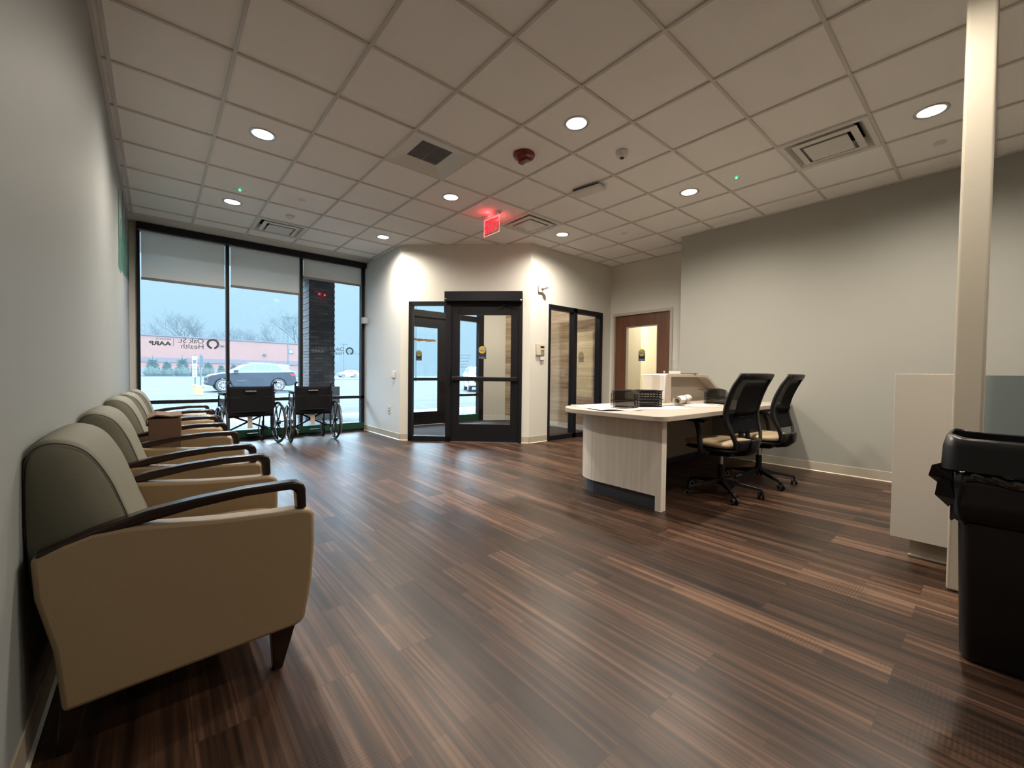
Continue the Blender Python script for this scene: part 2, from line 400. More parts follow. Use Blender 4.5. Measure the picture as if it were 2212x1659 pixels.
T = .6096; bw = .010
for k in range(0, 11):
    x = k*T+.002 if k else .012
    g.box(x-bw, x+bw, YB, 5.2, CZ, CZ+.014)
for k in range(-8, 9):
    y = k*T; g.box(XL, 6.6, y-bw, y+bw, CZ+.001, CZ+.013)
g.build('grid_rail', 'grid', ceil)
g = MB()
for (x0, x1, y0, y1) in ((XL, XL+.02, YB, 5.2), (XR-.02, XR, YB, 1.05), (XL, 3.1, 5.185, 5.205), (5.87, 6.52, 1.05, 1.07), (6.5, 6.52, 1.05, 2.715), (4.52, 6.52, 2.695, 2.715)):
    g.box(x0, x1, y0, y1, CZ-.001, CZ+.014)
g.build('wall_angle', 'grid', ceil)
struct(MB().box(XL-.1, 3.16, 5.2, YW+.15, CZ-.004, CZ+.06).build('trim_1', 'gyp'))
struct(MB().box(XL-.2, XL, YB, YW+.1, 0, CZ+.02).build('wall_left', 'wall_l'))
struct(MB().box(XL-.2, XR+.2, YB-.12, YB, 0, CZ+.02).build('wall_back', 'wall'))
struct(MB().box(XR, XR+.1, YB, 1.05, 0, CZ+.02).box(XR+.1, 6.62, .93, 1.05, 0, CZ+.02).build('wall_right', 'wall_r'))
# corridor-door wall X=6.52
w = MB(); w.box(6.52, 6.64, 1.05, 1.51, 0, CZ+.02).box(6.52, 6.64, 2.665, 2.835, 0, CZ+.02).box(6.52, 6.64, 1.51, 2.665, 2.15, CZ+.02)
struct(w.build('wall_far', 'wall'))
# vestibule walls
DF = Matrix.Translation((3.105, 4.135, 0)) @ Matrix.Rotation(-PI/4, 4, 'Z')     # local x along the slanted face, -y towards the room
c45 = math.sqrt(.5); L = 2.006
def PO(s_, d_=0): return (3.105+(s_+d_)*c45, 4.135-(s_-d_)*c45)
struct(MB().prism([(3.105, YW+.1), (3.105, 4.135), (3.225, 4.185), (3.225, YW+.1)], 0, CZ+.02, 'z').build('wall_entry_left', 'wall_e'))
w = MB(); w.prism([PO(0), PO(.13), PO(.13, .12), (3.225, 4.185)], 0, CZ+.02, 'z').prism([PO(1.875), PO(L), (4.573, 2.836), PO(1.875, .12)], 0, CZ+.02, 'z').prism([PO(.13), PO(1.875), PO(1.875, .12), PO(.13, .12)], 2.15, CZ+.02, 'z')
struct(w.build('wall_entry_slant', 'wall'))
FX, FY = PO(L)
w = MB(); w.prism([(FX, FY), (4.915, FY), (4.915, 2.836), (4.573, 2.836)], 0, CZ+.02, 'z').box(6.27, 6.52, FY, 2.836, 0, CZ+.02).box(4.915, 6.27, FY, 2.836, 2.155, CZ+.02)
struct(w.build('wall_entry_front', 'wall'))
struct(MB().box(6.32, 6.44, 2.835, 5.46, .1, CZ+.02).build('wall_entry_planks', 'plank_wall'))
struct(MB().prism([(6.30, 5.46), (6.44, 5.46), (6.44, 5.77), (5.80, 5.77), (5.80, 5.68)], .0, CZ+.02, 'z').build('wall_entry_return', 'wall'))
struct(MB().box(6.305, 6.32, 2.835, 5.46, 0, .11).prism([(6.295, 5.44), (6.305, 5.46), (5.80, 5.685), (5.79, 5.665)], 0, .11, 'z').build('baseboard_entry', 'white'))
struct(MB().prism([(3.2, 4.15), (4.56, 2.79), (6.45, 2.79), (6.45, YW+.1), (3.2, YW+.1)], 2.95, 3.0, 'z').build('ceiling', 'ceil'))
struct(MB().prism([(3.23, 4.28), (4.62, 2.86), (6.32, 2.86), (6.32, 5.29), (5.80, 5.60), (3.23, 5.60)], .001, .008, 'z').build('floor', 'mat'))
# spandrel over the storefront and jambs
w = MB(); w.box(XL-.1, 3.16, YW+.03, YW+.12, 2.93, CZ+.02).box(XL-.05, .035, YW-.02, YW+.12, 0, CZ).box(3.1, 6.4, YW+.03, YW+.12, 2.64, 4.2).box(XL-.3, 3.2, YW+.02, YW+.12, CZ, 4.2)
struct(w.build('wall_front', 'gyp'))
# baseboards with light toe line
def base(name, segs):
    b = MB(); t = MB()
    for (x0, y0, x1, y1) in segs:
        p, q = Vector((x0, y0, 0)), Vector((x1, y1, 0)); d = (q-p).normalized(); nrm = Vector((d.y, -d.x, 0)); ln = (q-p).length
        Tm = Matrix(((d.x, nrm.x, 0, x0), (d.y, nrm.y, 0, y0), (0, 0, 1, 0), (0, 0, 0, 1)))
        b.prism([(-.001, 0), (.006, 0), (.006, .099), (.003, .102), (-.001, .102)], 0, ln, 'x', Tm)
        t.prism([(.006, .001), (.014, .001), (.006, .010)], 0, ln, 'x', Tm)
    o = struct(b.build(name, 'base')); t.build('toe', mat('cove_toe', (.62, .58, .48), .3), o); return o
base('baseboard_left', [(XL, YB, XL, YW)])
base('baseboard_entry_left', [(3.105, YW, 3.105, 4.14)][::-1])
base('baseboard_entry_slant', [(3.105, 4.135, 3.105+.125*c45, 4.135-.125*c45), (3.105+1.88*c45, 4.135-1.88*c45, 4.522, 2.718), (4.522, 2.715, 4.91, 2.715)])
base('baseboard_far', [(6.275, 2.715, 6.52, 2.715)])
base('baseboard_right', [(XR, 1.05, XR, YB)])
base('baseboard_back', [(XR, YB, XL, YB)])
# green mural blades painted on the left wall beside the window
mu = MB()
for (ya, yb, yt, zb, zt) in ((3.60, 3.95, 3.68, 2.03, 2.80), (3.90, 4.20, 4.0, 2.2, 2.60), (4.10, 4.55, 4.34, 2.1, 2.99), (4.45, 4.85, 4.62, 2.15, 2.76), (4.75, 5.15, 4.92, 2.2, 2.90), (5.05, 5.45, 5.25, 2.2, 2.80), (5.30, 5.64, 5.60, 2.2, 2.99)):
    mu.prism([(ya, zb), (yb, zb), (lerp(yb, yt, .45), lerp(zb, zt, .6)), (yt+.012, zt), (yt-.012, zt), (lerp(ya, yt, .45), lerp(zb, zt, .6))], XL-.002, XL+.0015, 'x')
mu.prism([(3.60, 2.03), (5.64, 2.22), (5.64, 2.46), (3.66, 2.36)], XL-.002, XL+.0013, 'x')
tag(mu.build('wall_mural', 'mural'), 'dark green pointed leaf blades painted high on the left wall beside the window', 'mural')

# ================================================================ storefront window (window_1)
win = setting('window_1')
F = MB(); y0, y1 = YW-.05, YW+.06
F.box(.036, .068, y0, y1, .0, 2.97).box(1.024, 1.064, y0, y1, 0, 2.97).box(2.03, 2.075, y0, y1, 0, 2.97).box(3.05, 3.105, y0, y1, 0, 2.97)
F.box(.036, 3.1, y0, y1, .58, .63).box(.036, 3.1, y0, y1, 2.92, 2.98).box(.036, 3.1, y0, y1, 0, .03)
F.build('window_frame', 'frame_in', win)
MB().box(.036, 3.1, y0-.005, y1, .03, .145).build('window_sill', 'green', win)
G = MB()
for a, b in ((.068, 1.024), (1.064, 2.03), (2.075, 3.05)):
    G.box(a, b, YW, YW+.008, .145, .58).box(a, b, YW, YW+.008, .63, 2.92)
G.build('pane', 'glass', win)
MB().box(.04, 1.022, YW-.16, YW-.04, 2.905, 2.995).box(1.028, 2.035, YW-.16, YW-.04, 2.905, 2.995).box(2.041, 3.09, YW-.16, YW-.04, 2.905, 2.995).build('shade_pocket', 'black', win)
for i, (a, b, zb, lab) in enumerate(((.085, 1.0, 2.27, 'leftmost of the three beige roller shades, lowered to the same level as its neighbour'),
                                     (1.08, 2.01, 2.31, 'middle beige roller shade, half covering the top of the centre window bay'),
                                     (2.08, 3.02, 2.60, 'short beige roller shade in the right window bay above the brick column'))):
    s = thing('roller_shade', lab, 'shade', ((a+b)/2, YW-.09, 2.9), 0, 'roller shades over the storefront window')
    hw = (b-a)/2
    MB().box(-hw, hw, -.001, .001, zb-2.9, .03).build('shade_cloth', 'shade', s)
    MB().prism(rrect(-.008, .008, -.018, .018, .005, 3), -hw-.003, hw+.003, 'x', Matrix.Translation((0, 0, zb-2.9))).build('hem_bar', 'shadebar', s)
# decals on the glass (read from outside)
def logo(cx, z, k, lab):
    d = thing('window_decal', lab, 'window decal', (cx, YW-.004, z), 0, 'clinic logo decals on the storefront glass')
    ring = MB(); n = 40; pts = []; R0, R1 = .048*k, .077*k
    for i in range(n+1):
        a = math.radians(-90+13+(360-26)*i/n); pts.append((math.cos(a), math.sin(a)))
    ring.prism([(x*R1, z*R1) for x, z in pts]+[(x*R0, z*R0) for x, z in reversed(pts)], -.0005, .0005, 'y'); ring.build('ring_emblem', 'decal', d)
    text('lettering', 'Oak St.', .100*k, 'decal', d, facing((-.105*k, 0, .030*k), 0), True, align='LEFT')
    text('lettering', 'Health', .100*k, 'decal', d, facing((-.105*k, 0, -.050*k), 0), True, align='LEFT')
    MB().box(-.453*k, -.449*k, -.0003, .0003, -.06*k, .06*k).build('divider', 'decal', d)
    text('lettering', 'Selected by', .036*k, 'decal', d, facing((-.475*k, 0, .040*k), 0), True, align='LEFT')
    text('lettering', 'AARP', .078*k, 'decal', d, facing((-.480*k, 0, -.025*k), 0) @ Matrix.Diagonal((1.2, 1, 1, 1)), True, align='LEFT', bold=.003)
    MB().box(-.50*k, -.468*k, -.0003, .0003, -.028*k, -.022*k).build('wordmark_dash', 'decal', d)
logo(.865, 1.44, 1.0, 'grey ring emblem and mirrored clinic lettering on the left window bay')
logo(2.855, 1.425, .90, 'grey ring emblem and mirrored clinic lettering on the right window bay, over the brick column')

# ================================================================ entry door and sidelight (door_1)
d1 = setting('door_1')
F = MB()
F.box(.13, .185, -.015, .10, 0, 2.15, DF).box(.715, .80, -.015, .10, 0, 2.15, DF).box(1.84, 1.89, -.015, .10, 0, 2.15, DF)
F.box(.13, .80, -.015, .10, 2.095, 2.15, DF).box(.13, .80, -.015, .10, 0, .075, DF).box(.80, 1.84, -.0, .10, 2.08, 2.15, DF)
F.build('door_frame', 'black', d1)
MB().box(.715, 1.89, -.13, 0, 2.135, 2.28, DF).build('door_operator', 'black', d1, bevel=.004)
F = MB(); a, b = .80, 1.84
F.box(a, a+.125, .0, .045, .01, 2.08, DF).box(b-.125, b, .0, .045, .01, 2.08, DF).box(a+.125, b-.125, .0, .045, 1.945, 2.08, DF).box(a+.125, b-.125, .0, .045, .01, .275, DF)
F.build('door_leaf', 'black', d1, bevel=.002)
MB().box(a+.125, b-.125, .015, .023, .275, 1.945, DF).box(.185, .715, .03, .038, .075, 2.095, DF).build('pane', 'glass', d1)
B = MB(); B.prism([(-.055, .945), (-.02, .935), (-.02, 1.005), (-.055, .995)], .82, 1.82, 'x', DF).box(.83, .9, -.03, .0, .93, 1.01, DF).box(1.74, 1.81, -.03, 0, .93, 1.01, DF)
B.build('push_bar', 'blkplas', d1, bevel=.003)
B = MB(); B.tube([DF @ Vector(p) for p in ((1.50, -.06, 2.05), (1.62, -.05, 2.09), (1.76, -.06, 2.06))], .008, 6).build('closer_arm', 'blkplas', d1)
MB().box(.725, .745, -.132, -.129, 2.165, 2.175, DF).box(1.862, 1.88, -.133, -.12, 2.14, 2.16, DF).build('door_label', 'white', d1)
MB().box(.80, 1.84, -.03, .06, 0.0, .008, DF).build('threshold', 'steel', d1)
MB().box(.777, .79, -.045, -.02, .85, 1.10, DF).build('door_handle', 'blkplas', d1, bevel=.004)

def sticker(base_T, w_, lab, k=1.0):
    s = thing('caution_sticker', lab, 'sticker', base_T.to_translation(), 0, 'arched caution stickers on the glass doors')
    R3 = base_T.to_3x3().to_4x4(); w2 = w_/2; h_ = w_*1.62
    pts = [(-w2, -h_/2), (w2, -h_/2)]+[(w2*math.cos(t), h_/2-w2+w2*math.sin(t)) for t in [PI*i/16 for i in range(17)]]
    MB().prism(pts, -.0005, .0005, 'z', R3).build('backing', 'navy', s)
    zc = h_/2-w2
    MB().prism([(w2*.88*math.cos(t), zc+w2*.88*math.sin(t)) for t in [2*PI*i/28 for i in range(28)]], -.0008, .0009, 'z', R3).build('yellow_disc', 'yellow', s)
    MB().box(-w2*.96, w2*.96, zc-w2*.22, zc+w2*.30, -.001, .0012, R3).build('black_band', 'navy', s)
    def tt(b_, sz, y_, m_, bold=.0): text('lettering', b_, sz*w_, m_, s, R3 @ Matrix.Translation((0, y_, .0016)), bold=bold)
    tt('AUTOMATIC', .15, zc+w2*.48, 'navy'); tt('CAUTION', .20, zc+w2*.04, 'stickwhite', .0006); tt('DOOR', .19, zc-w2*.48, 'navy', .0004)
    tt('ACTIVATE SWITCH', .10, -h_/2+w_*.22, 'stickwhite'); tt('TO OPERATE', .11, -h_/2+w_*.10, 'stickwhite')
    return s
inward = DF.to_3x3().to_4x4() @ Matrix.Rotation(PI/2, 4, 'X')
sticker(Matrix.Translation(DF @ Vector((1.275, .011, 1.375))) @ inward, .125, 'largest arched blue and yellow caution sticker, on the glass of the black entry door')

# ================================================================ lobby window into the entry (window_2)
w2 = setting('window_2'); F = MB(); y0, y1 = 2.70, 2.80
F.box(4.915, 4.955, y0, y1, 0, 2.155).box(5.50, 5.585, y0, y1, 0, 2.155).box(6.185, 6.27, y0, y1, 0, 2.155).box(4.955, 6.185, y0, y1, 2.085, 2.155).box(4.955, 6.185, y0, y1, 0, .075)
F.build('window_frame', 'black', w2)
MB().box(4.955, 5.50, 2.745, 2.753, .075, 2.085).box(5.585, 6.185, 2.745, 2.753, .075, 2.085).build('pane', 'glass', w2)

# ================================================================ outer storefront and outer door
w3 = setting('window_3'); F = MB(); y0, y1 = YW-.05, YW+.06
F.box(3.225, 3.27, y0, y1, 0, 2.64).box(4.83, 4.885, y0, y1, 0, 2.64).box(5.67, 5.80, y0, y1, 0, 2.64).box(3.75, 3.80, y0, y1, 0, 2.64)
F.box(3.225, 5.8, y0, y1, 2.58, 2.64).box(4.885, 5.67, y0, y1, .56, .61).box(3.27, 3.75, y0, y1, .56, .61).box(3.8, 4.83, y0-.04, y1, 2.17, 2.30).box(3.27, 3.8, y0, y1, 2.19, 2.30).box(4.83, 5.67, y0, y1, 2.19, 2.30)
F.build('window_frame', 'frame_in', w3)
MB().box(4.885, 5.67, y0, y1, 0, .16).box(3.27, 3.75, y0, y1, 0, .16).build('window_sill', 'green', w3)
MB().box(4.885, 5.67, YW, YW+.008, .16, .56).box(4.885, 5.67, YW, YW+.008, .61, 2.19).box(3.27, 3.75, YW, YW+.008, .16, .56).box(3.27, 3.75, YW, YW+.008, .61, 2.19).box(3.27, 5.67, YW, YW+.008, 2.30, 2.58).build('pane', 'glass', w3)
d3 = setting('door_3'); F = MB(); a, b = 3.80, 4.83
F.box(a, a+.12, y0, y0+.045, .01, 2.17).box(b-.19, b, y0, y0+.045, .01, 2.17).box(a+.12, b-.19, y0, y0+.045, 1.97, 2.17).box(a+.12, b-.19, y0, y0+.045, .01, .27)
F.build('door_leaf', 'black', d3); MB().box(a+.12, b-.19, y0+.018, y0+.026, .27, 1.97).build('pane', 'glass', d3)
MB().box(a+.03, b-.03, y0-.05, y0-.02, .90, .955).build('push_bar', 'blkplas', d3); MB().box(4.79, 4.80, y0-.06, y0-.03, .85, 1.05).build('door_handle', 'steel', d3)
sticker(Matrix.Translation((4.19, y0-.012, 1.40)) @ Matrix.Rotation(PI/2, 4, 'X'), .125, 'arched caution sticker farthest away, on the outer glass door behind the sidelight')
tp = MB(); n = 24
tp.prism([(3.93+.65*i/n, 1.735+.004*math.sin(i*1.3)+.003*math.sin(i*2.9)) for i in range(n+1)]+[(4.58-.65*i/n, 1.690+.005*math.sin(i*2.1+.5)+.008*math.sin(i*.8)) for i in range(n+1)], y0+.010, y0+.014, 'y')
tag(tp.build('paper_strip', 'tape'), 'torn brown paper strip stuck across the outer door glass', 'paper strip')
nt = thing('notice_lettering', 'small mirrored grey notice lettering on the outer sidelight glass', 'window lettering', (5.42, YW-.003, 1.34))
for i, s_ in enumerate(('No Smoking', 'No Weapons', 'No Trespassing', 'or Loitering', 'No Soliciting')):
    text('lettering', s_, .042, 'decal_w', nt, facing((0, 0, .11-.062*i-(.01 if i > 1 else 0)), 0), True, align='LEFT')
MB().lathe([(.014, -.0005), (.018, -.0005), (.018, .0005), (.014, .0005), (.014, -.0005)], (.03, 0, .11), 16, 'y').build('icon', 'decal_w', nt)
MB().lathe([(.014, -.0005), (.018, -.0005), (.018, .0005), (.014, .0005), (.014, -.0005)], (.03, 0, .048), 16, 'y').build('icon', 'decal_w', nt)

# ================================================================ brown corridor door (door_2) and corridor beyond
d2 = setting('door_2')
F = MB(); F.box(6.505, 6.66, 1.51, 1.555, 0, 2.15).box(6.505, 6.66, 2.62, 2.665, 0, 2.15).box(6.505, 6.66, 1.555, 2.62, 2.105, 2.15).build('door_frame', 'doorframe', d2)
F = MB(); F.box(6.545, 6.59, 1.56, 1.79, .01, 2.10).box(6.545, 6.59, 2.39, 2.615, .01, 2.10).box(6.545, 6.59, 1.79, 2.39, 1.90, 2.10).box(6.545, 6.59, 1.79, 2.39, .01, .62).build('door_leaf', 'brown', d2)
MB().box(6.56, 6.567, 1.79, 2.39, .62, 1.90).build('pane', 'glass', d2)
F = MB(); 
for s_ in ((1.79, 1.802, .62, 1.90), (2.378, 2.39, .62, 1.90), (1.802, 2.378, 1.888, 1.90), (1.802, 2.378, .62, .632)): F.box(6.538, 6.597, s_[0], s_[1], s_[2], s_[3])
F.build('glazing_bead', 'doorframe', d2)
H_ = MB(); 
for z in (.3, 1.7): H_.box(6.535, 6.55, 2.61, 2.625, z, z+.11)
H_.build('hinge', 'steel', d2)
MB().tube([(6.545, 1.62, 1.03), (6.49, 1.62, 1.03), (6.485, 1.72, 1.03)], .010, 8).lathe([(0, 6.54), (.028, 6.54), (.028, 6.548), (0, 6.548)], (0, 1.62, 1.03), 16, 'x').build('door_handle', 'steel', d2)
sticker(Matrix.Translation((6.556, 2.085, 1.40)) @ Matrix.Rotation(-PI/2, 4, 'Z') @ Matrix.Rotation(PI/2, 4, 'X'), .125, 'arched caution sticker on the narrow glass of the brown wooden door')
M['corr'] = mat('corridor_paint', (.62, .58, .46), .6)
w = MB(); w.box(8.6, 8.7, .6, 4.6, 0, 3).box(6.7, 8.7, 4.5, 4.6, 0, 3).box(6.7, 8.7, .6, .7, 0, 3).box(7.9, 8.6, 2.95, 4.5, 0, 3)
struct(w.build('wall_corridor', 'corr'))
struct(MB().box(6.6, 8.75, .6, 4.6, 2.8, 2.86).build('ceiling', 'ceil'))

# ================================================================ downlights
LAMP = 218
def downlight(x, y, lab, P=1.0):
    t = thing('recessed_light', lab, 'ceiling light', (x, y, CZ+.012), 0, 'round recessed ceiling lights')
    MB().lathe([(.078, -.001), (.078, -.004), (.088, -.006), (.098, -.004), (.098, -.0005), (.078, -.001)], seg=36).build('trim_ring', 'steel', t, smooth=True)
    MB().lathe([(0, -.0025), (.079, -.0025), (.079, -.0005), (0, -.0005)], seg=36).build('lens', 'lens', t)
    ld = bpy.data.lights.new('downlight_lamp', 'SPOT'); ld.shadow_soft_size = .07; ld.spot_size = math.radians(166); ld.spot_blend = 1.0; ld.energy = LAMP*P; ld.color = (1, .885, .755)
    lo = bpy.data.objects.new('lamp', ld); COL.objects.link(lo); lo.parent = t; lo.location = (0, 0, -.012)
    return t
LX = (.915, 2.744, 4.573)
for x, y, lab in ((LX[0], 3.963, 'recessed light nearest the storefront window, beside the green indicator'),
                  (LX[0], 2.134, 'recessed light above the row of armchairs, left of the return grille'),
                  (LX[1], 3.963, 'small recessed light in front of the slanted entry wall, left end'),
                  (LX[1], 2.134, 'recessed light between the return grille and the exit sign'),
                  (LX[1], .305, 'large recessed light behind the dark red alarm, near the picture top'),
                  (LX[2], 2.134, 'recessed light right of the diffuser by the exit sign'),
                  (LX[2], .305, 'recessed light above the reception desk'),
                  (LX[2], -1.524, 'large recessed light farthest right, left of the square post'),
                  (LX[1], -1.524, 'recessed light behind the viewer in the middle row'),
                  (LX[1], -3.353, 'recessed light at the back middle, outside the picture'),
                  (LX[2], -3.353, 'recessed light at the back right, outside the picture')):
    downlight(x, y, lab, .55 if (y < -1 and x < 4) or y < -3 else 1.0)
def lamp(name, kind, loc, energy, col, size, parent, rot=(0, 0, 0)):
    ld = bpy.data.lights.new(name, kind); ld.energy = energy; ld.color = col
    if kind == 'AREA': ld.size = size
    else: ld.shadow_soft_size = size
    lo = bpy.data.objects.new('lamp', ld); COL.objects.link(lo); lo.location = loc; lo.rotation_euler = rot; lo.parent = parent; return lo
cl = thing('ceiling_panel_light', 'flat ceiling light in the corridor behind the brown door', 'ceiling light', (7.5, 2.2, 2.79), 0)
MB().box(-.3, .3, -.3, .3, -.02, .0).build('panel', 'lens', cl); lamp('corridor_lamp', 'AREA', (0, 0, -.03), 60, (1, .88, .70), .55, cl)
vl = thing('entry_downlight', 'recessed light in the ceiling of the glass entry', 'ceiling light', (5.2, 4.2, 2.949), 0)
MB().lathe([(0, -.003), (.08, -.003), (.095, -.001), (.095, 0)], seg=24).build('lens', 'lens', vl); lamp('entry_lamp', 'AREA', (0, 0, -.005), 45, (1, .87, .72), .15, vl)

# ================================================================ ceiling fittings
def diffuser(x, y, lab):
    t = thing('ceiling_diffuser', lab, 'air vent', (x, y, CZ), 0, 'square stepped supply diffusers')
    def ringp(o, zo, i, zi, th=.0015):
        b = MB(); 
        P = lambda h, z: [(-h, -h, z), (h, -h, z), (h, h, z), (-h, h, z)]
        A = [b.bm.verts.new(p) for p in P(o, zo)]; B_ = [b.bm.verts.new(p) for p in P(i, zi)]
        for k in range(4): b.bm.faces.new((A[k], A[(k+1) % 4], B_[(k+1) % 4], B_[k]))
        return b
    ringp(.296, -.001, .262, -.002).build('frame', 'white_met', t, solid=.003)
    ringp(.262, -.002, .205, .075).build('outer_cone', 'white_met', t, solid=.002)
    ringp(.218, -.004, .165, .055).build('middle_cone', 'white_met', t, solid=.002)
    ringp(.218, -.004, .172, -.010).build('middle_lip', 'white_met', t, solid=.002)
    ringp(.150, -.014, .12, .03).build('inner_cone', 'white_met', t, solid=.002)
    b = MB(); b.box(-.15, .15, -.15, .15, -.017, -.013); b.build('centre_plate', 'white_met', t, bevel=.003)
for a in ((1.524, 4.572, 'square stepped diffuser close to the storefront window'), (3.962, 2.134, 'square stepped diffuser right behind the red exit sign'), (4.572, -.914, 'largest stepped diffuser, near the top right of the picture')): diffuser(*a)
t = thing('return_grille', 'white ceiling panel with a dark slatted square return grille', 'air vent', (2.134, 1.524, CZ))
b = MB(); v = lambda h, z, hy=None: [b.bm.verts.new(p) for p in ((-h, -h, z), (h, -h, z), (h, h, z), (-h, h, z))]
A_, B_ = v(.296, -.001), v(.150, .045)
for k in range(4): b.bm.faces.new((A_[k], A_[(k+1) % 4], B_[(k+1) % 4], B_[k]))
b.build('panel', 'white_met', t, solid=.002)
MB().box(-.152, .152, -.152, .152, .075, .079).build('cavity', 'darkhole', t)
b = MB()
for k in range(15):
    x = -.145+.29*k/14; b.box(-.150, .150, x-.003, x+.003, .040, .055)
b.box(-.003, .003, -.15, .15, .041, .055); b.build('grille_slats', mat('grille_grey', (.22, .20, .21), .5), t)
t = thing('fire_alarm_strobe', 'dark red round fire alarm with two clear lenses on the ceiling', 'fire alarm', (2.743, .914, CZ+.01))
MB().lathe([(0, 0), (.095, 0), (.098, -.012), (.085, -.035), (.055, -.052), (0, -.056)]).build('housing', 'redhorn', t, smooth=True)
b = MB(); b.prism(rrect(-.028, .028, -.055, .055, .01, 3), -.072, -.045, 'z'); b.build('strobe_block', 'redhorn', t, bevel=.006)
for s_ in (-1, 1): MB().box(-.022, .022, s_*.048-.012, s_*.048+.012, -.062, -.042).build('strobe_lens', 'clearplas', t)
t = thing('smoke_detector', 'small white dome detector on the ceiling beside the alarm row', 'detector', (3.353, .305, CZ+.01))
MB().lathe([(0, 0), (.055, 0), (.056, -.02), (.045, -.045), (.02, -.055), (0, -.056)]).build('housing', 'white', t, smooth=True)
MB().lathe([(0, -.055), (.02, -.055), (.018, -.062), (0, -.063)], seg=16).build('sensor_tip', 'greyplas', t)
t = thing('wireless_access_point', 'long white wedge shaped box mounted across a ceiling rail', 'access point', (3.69, .95, CZ), math.radians(8))
MB().box(-.07, .07, -.15, .15, -.014, 0).build('mounting_plate', 'greyplas', t)
MB().prism([(-.08, -.016), (.08, -.016), (.075, -.04), (.0, -.05), (-.075, -.04)], -.17, .17, 'y').build('housing', 'white', t, bevel=.01)
# exit sign
t = thing('exit_sign', 'red lit EXIT sign on clear plastic hanging from the ceiling', 'exit sign', (3.372, 2.20, CZ))
MB().box(-.035, .035, -.18, .18, -.008, .0).build('mounting_plate', 'white_met', t, bevel=.002)
MB().box(-.022, .022, -.16, .16, -.034, -.008).build('housing', 'white_met', t, bevel=.004)
MB().box(-.003, .003, -.155, .155, -.245, -.034).build('clear_panel', 'clearplas', t)
b = MB()
for (y0_, y1_, z0_, z1_) in ((-.155, .155, -.245, -.240), (-.155, -.150, -.24, -.034), (.150, .155, -.24, -.034), (-.155, .155, -.040, -.034)): b.box(-.0035, .0035, y0_, y1_, z0_, z1_)
b.build('lit_edge', 'exitedge', t)
text('lettering', 'EXIT', .185, 'exitred', t, Matrix.Translation((-.005, 0, -.142)) @ Matrix.Rotation(-PI/2, 4, 'Z') @ Matrix.Rotation(PI/2, 4, 'X') @ Matrix.Diagonal((.66, 1.12, 1, 1)), bold=.005)
for s_ in (-1, 1):
    MB().prism([(s_*.142, -.14), (s_*.118, -.118), (s_*.118, -.162)], -.007, -.004, 'x').build('arrow', 'exitred', t)
lamp('exit_glow', 'POINT', (-.06, .0, -.03), .5, (1, .05, .06), .03, t); lamp('exit_glow', 'POINT', (.06, 0, -.03), .9, (1, .05, .06), .03, t)
# small fittings
def disc(name, x, y, lab, cat, prof, grp=None, m='white'):
    o = MB().lathe(prof, seg=24).build(name, m, smooth=True); o.location = (x, y, CZ+.012); return tag(o, lab, cat, grp)
cap = [(0, 0), (.042, 0), (.042, -.004), (.03, -.009), (0, -.010)]
disc('sprinkler_cap', 1.509, 3.348, 'white round sprinkler cap near the window diffuser', 'sprinkler', cap, 'sprinkler caps on the ceiling')
disc('sprinkler_cap', 5.168, 1.526, 'white round sprinkler cap over the brown door corner', 'sprinkler', cap, 'sprinkler caps on the ceiling')
disc('sprinkler_cap', 5.199, -1.528, 'white round sprinkler cap just left of the square post', 'sprinkler', cap, 'sprinkler caps on the ceiling')
disc('occupancy_sensor', 1.528, 3.99, 'white cone shaped sensor beside the window diffuser', 'sensor', [(0, 0), (.055, 0), (.05, -.012), (.022, -.035), (0, -.038)])
t = thing('security_camera', 'small white dome camera high at the right picture edge', 'camera', (5.25, -2.03, CZ+.012))
MB().lathe([(0, 0), (.06, 0), (.058, -.03), (.045, -.035)], seg=24).build('housing', 'white', t, smooth=True)
MB().lathe([(.045, -.034), (.04, -.055), (.025, -.072), (0, -.078)], seg=24).build('dome', 'blkplas', t, smooth=True)
for x, y, lab in ((.93, 3.50, 'small white emergency light with green indicator near the window'), (4.58, -.171, 'small emergency light with green indicator left of the large diffuser')):
    t = thing('emergency_indicator', lab, 'indicator', (x, y, CZ+.012), 0, 'ceiling indicators with a green lamp')
    MB().box(-.06, .06, -.014, .014, -.012, 0).build('housing', 'clearplas', t, bevel=.003); MB().lathe([(0, -.012), (.011, -.012), (.009, -.02), (0, -.022)], seg=12).build('lamp_lens', 'led', t)

# ================================================================ wall fittings
t = thing('alarm_keypad', 'beige wall keypad with dark display beside the lobby window', 'keypad', (4.725, 2.712, 1.40))
MB().box(-.085, .085, -.028, 0, -.06, .12).build('housing', mat('beige_plastic', (.60, .55, .44), .45), t, bevel=.006)
MB().box(-.01, .07, -.030, -.028, .055, .085).build('display', 'blkplas', t)
b = MB()
for i in range(3):
    for j in range(4): b.box(.0+i*.025, .015+i*.025, -.031, -.028, -.045+j*.02, -.033+j*.02)
b.build('keys', 'greyplas', t)
MB().box(.0, .085, -.022, 0, -.13, -.075).build('card_reader', 'white', t, bevel=.004)
MB().tube([(.03, -.01, -.06), (.028, -.01, -.10), (.03, -.01, -.16), (.02, -.01, -.20)], .003, 6).build('cable', 'greyplas', t)
t = thing('door_sensor_camera', 'white wall mounted swivel sensor above the beige keypad', 'sensor', (4.715, 2.712, 2.36))
MB().box(-.045, .045, -.03, 0, -.055, .055).build('mounting_plate', 'white', t, bevel=.01)
MB().tube([(.02, -.03, 0), (.05, -.09, .02)], .022, 12).build('swivel_head', 'white', t, smooth=True)
MB().lathe([(0, 0), (.03, 0), (.032, .02), (.022, .03), (0, .032)], (.055, -.10, .01), 16, 'z').build('lens_ring', 'white', t)
t = thing('light_switch', 'white switch plate on the wall left of the entry door', 'switch', (3.103, 4.36, 1.02))
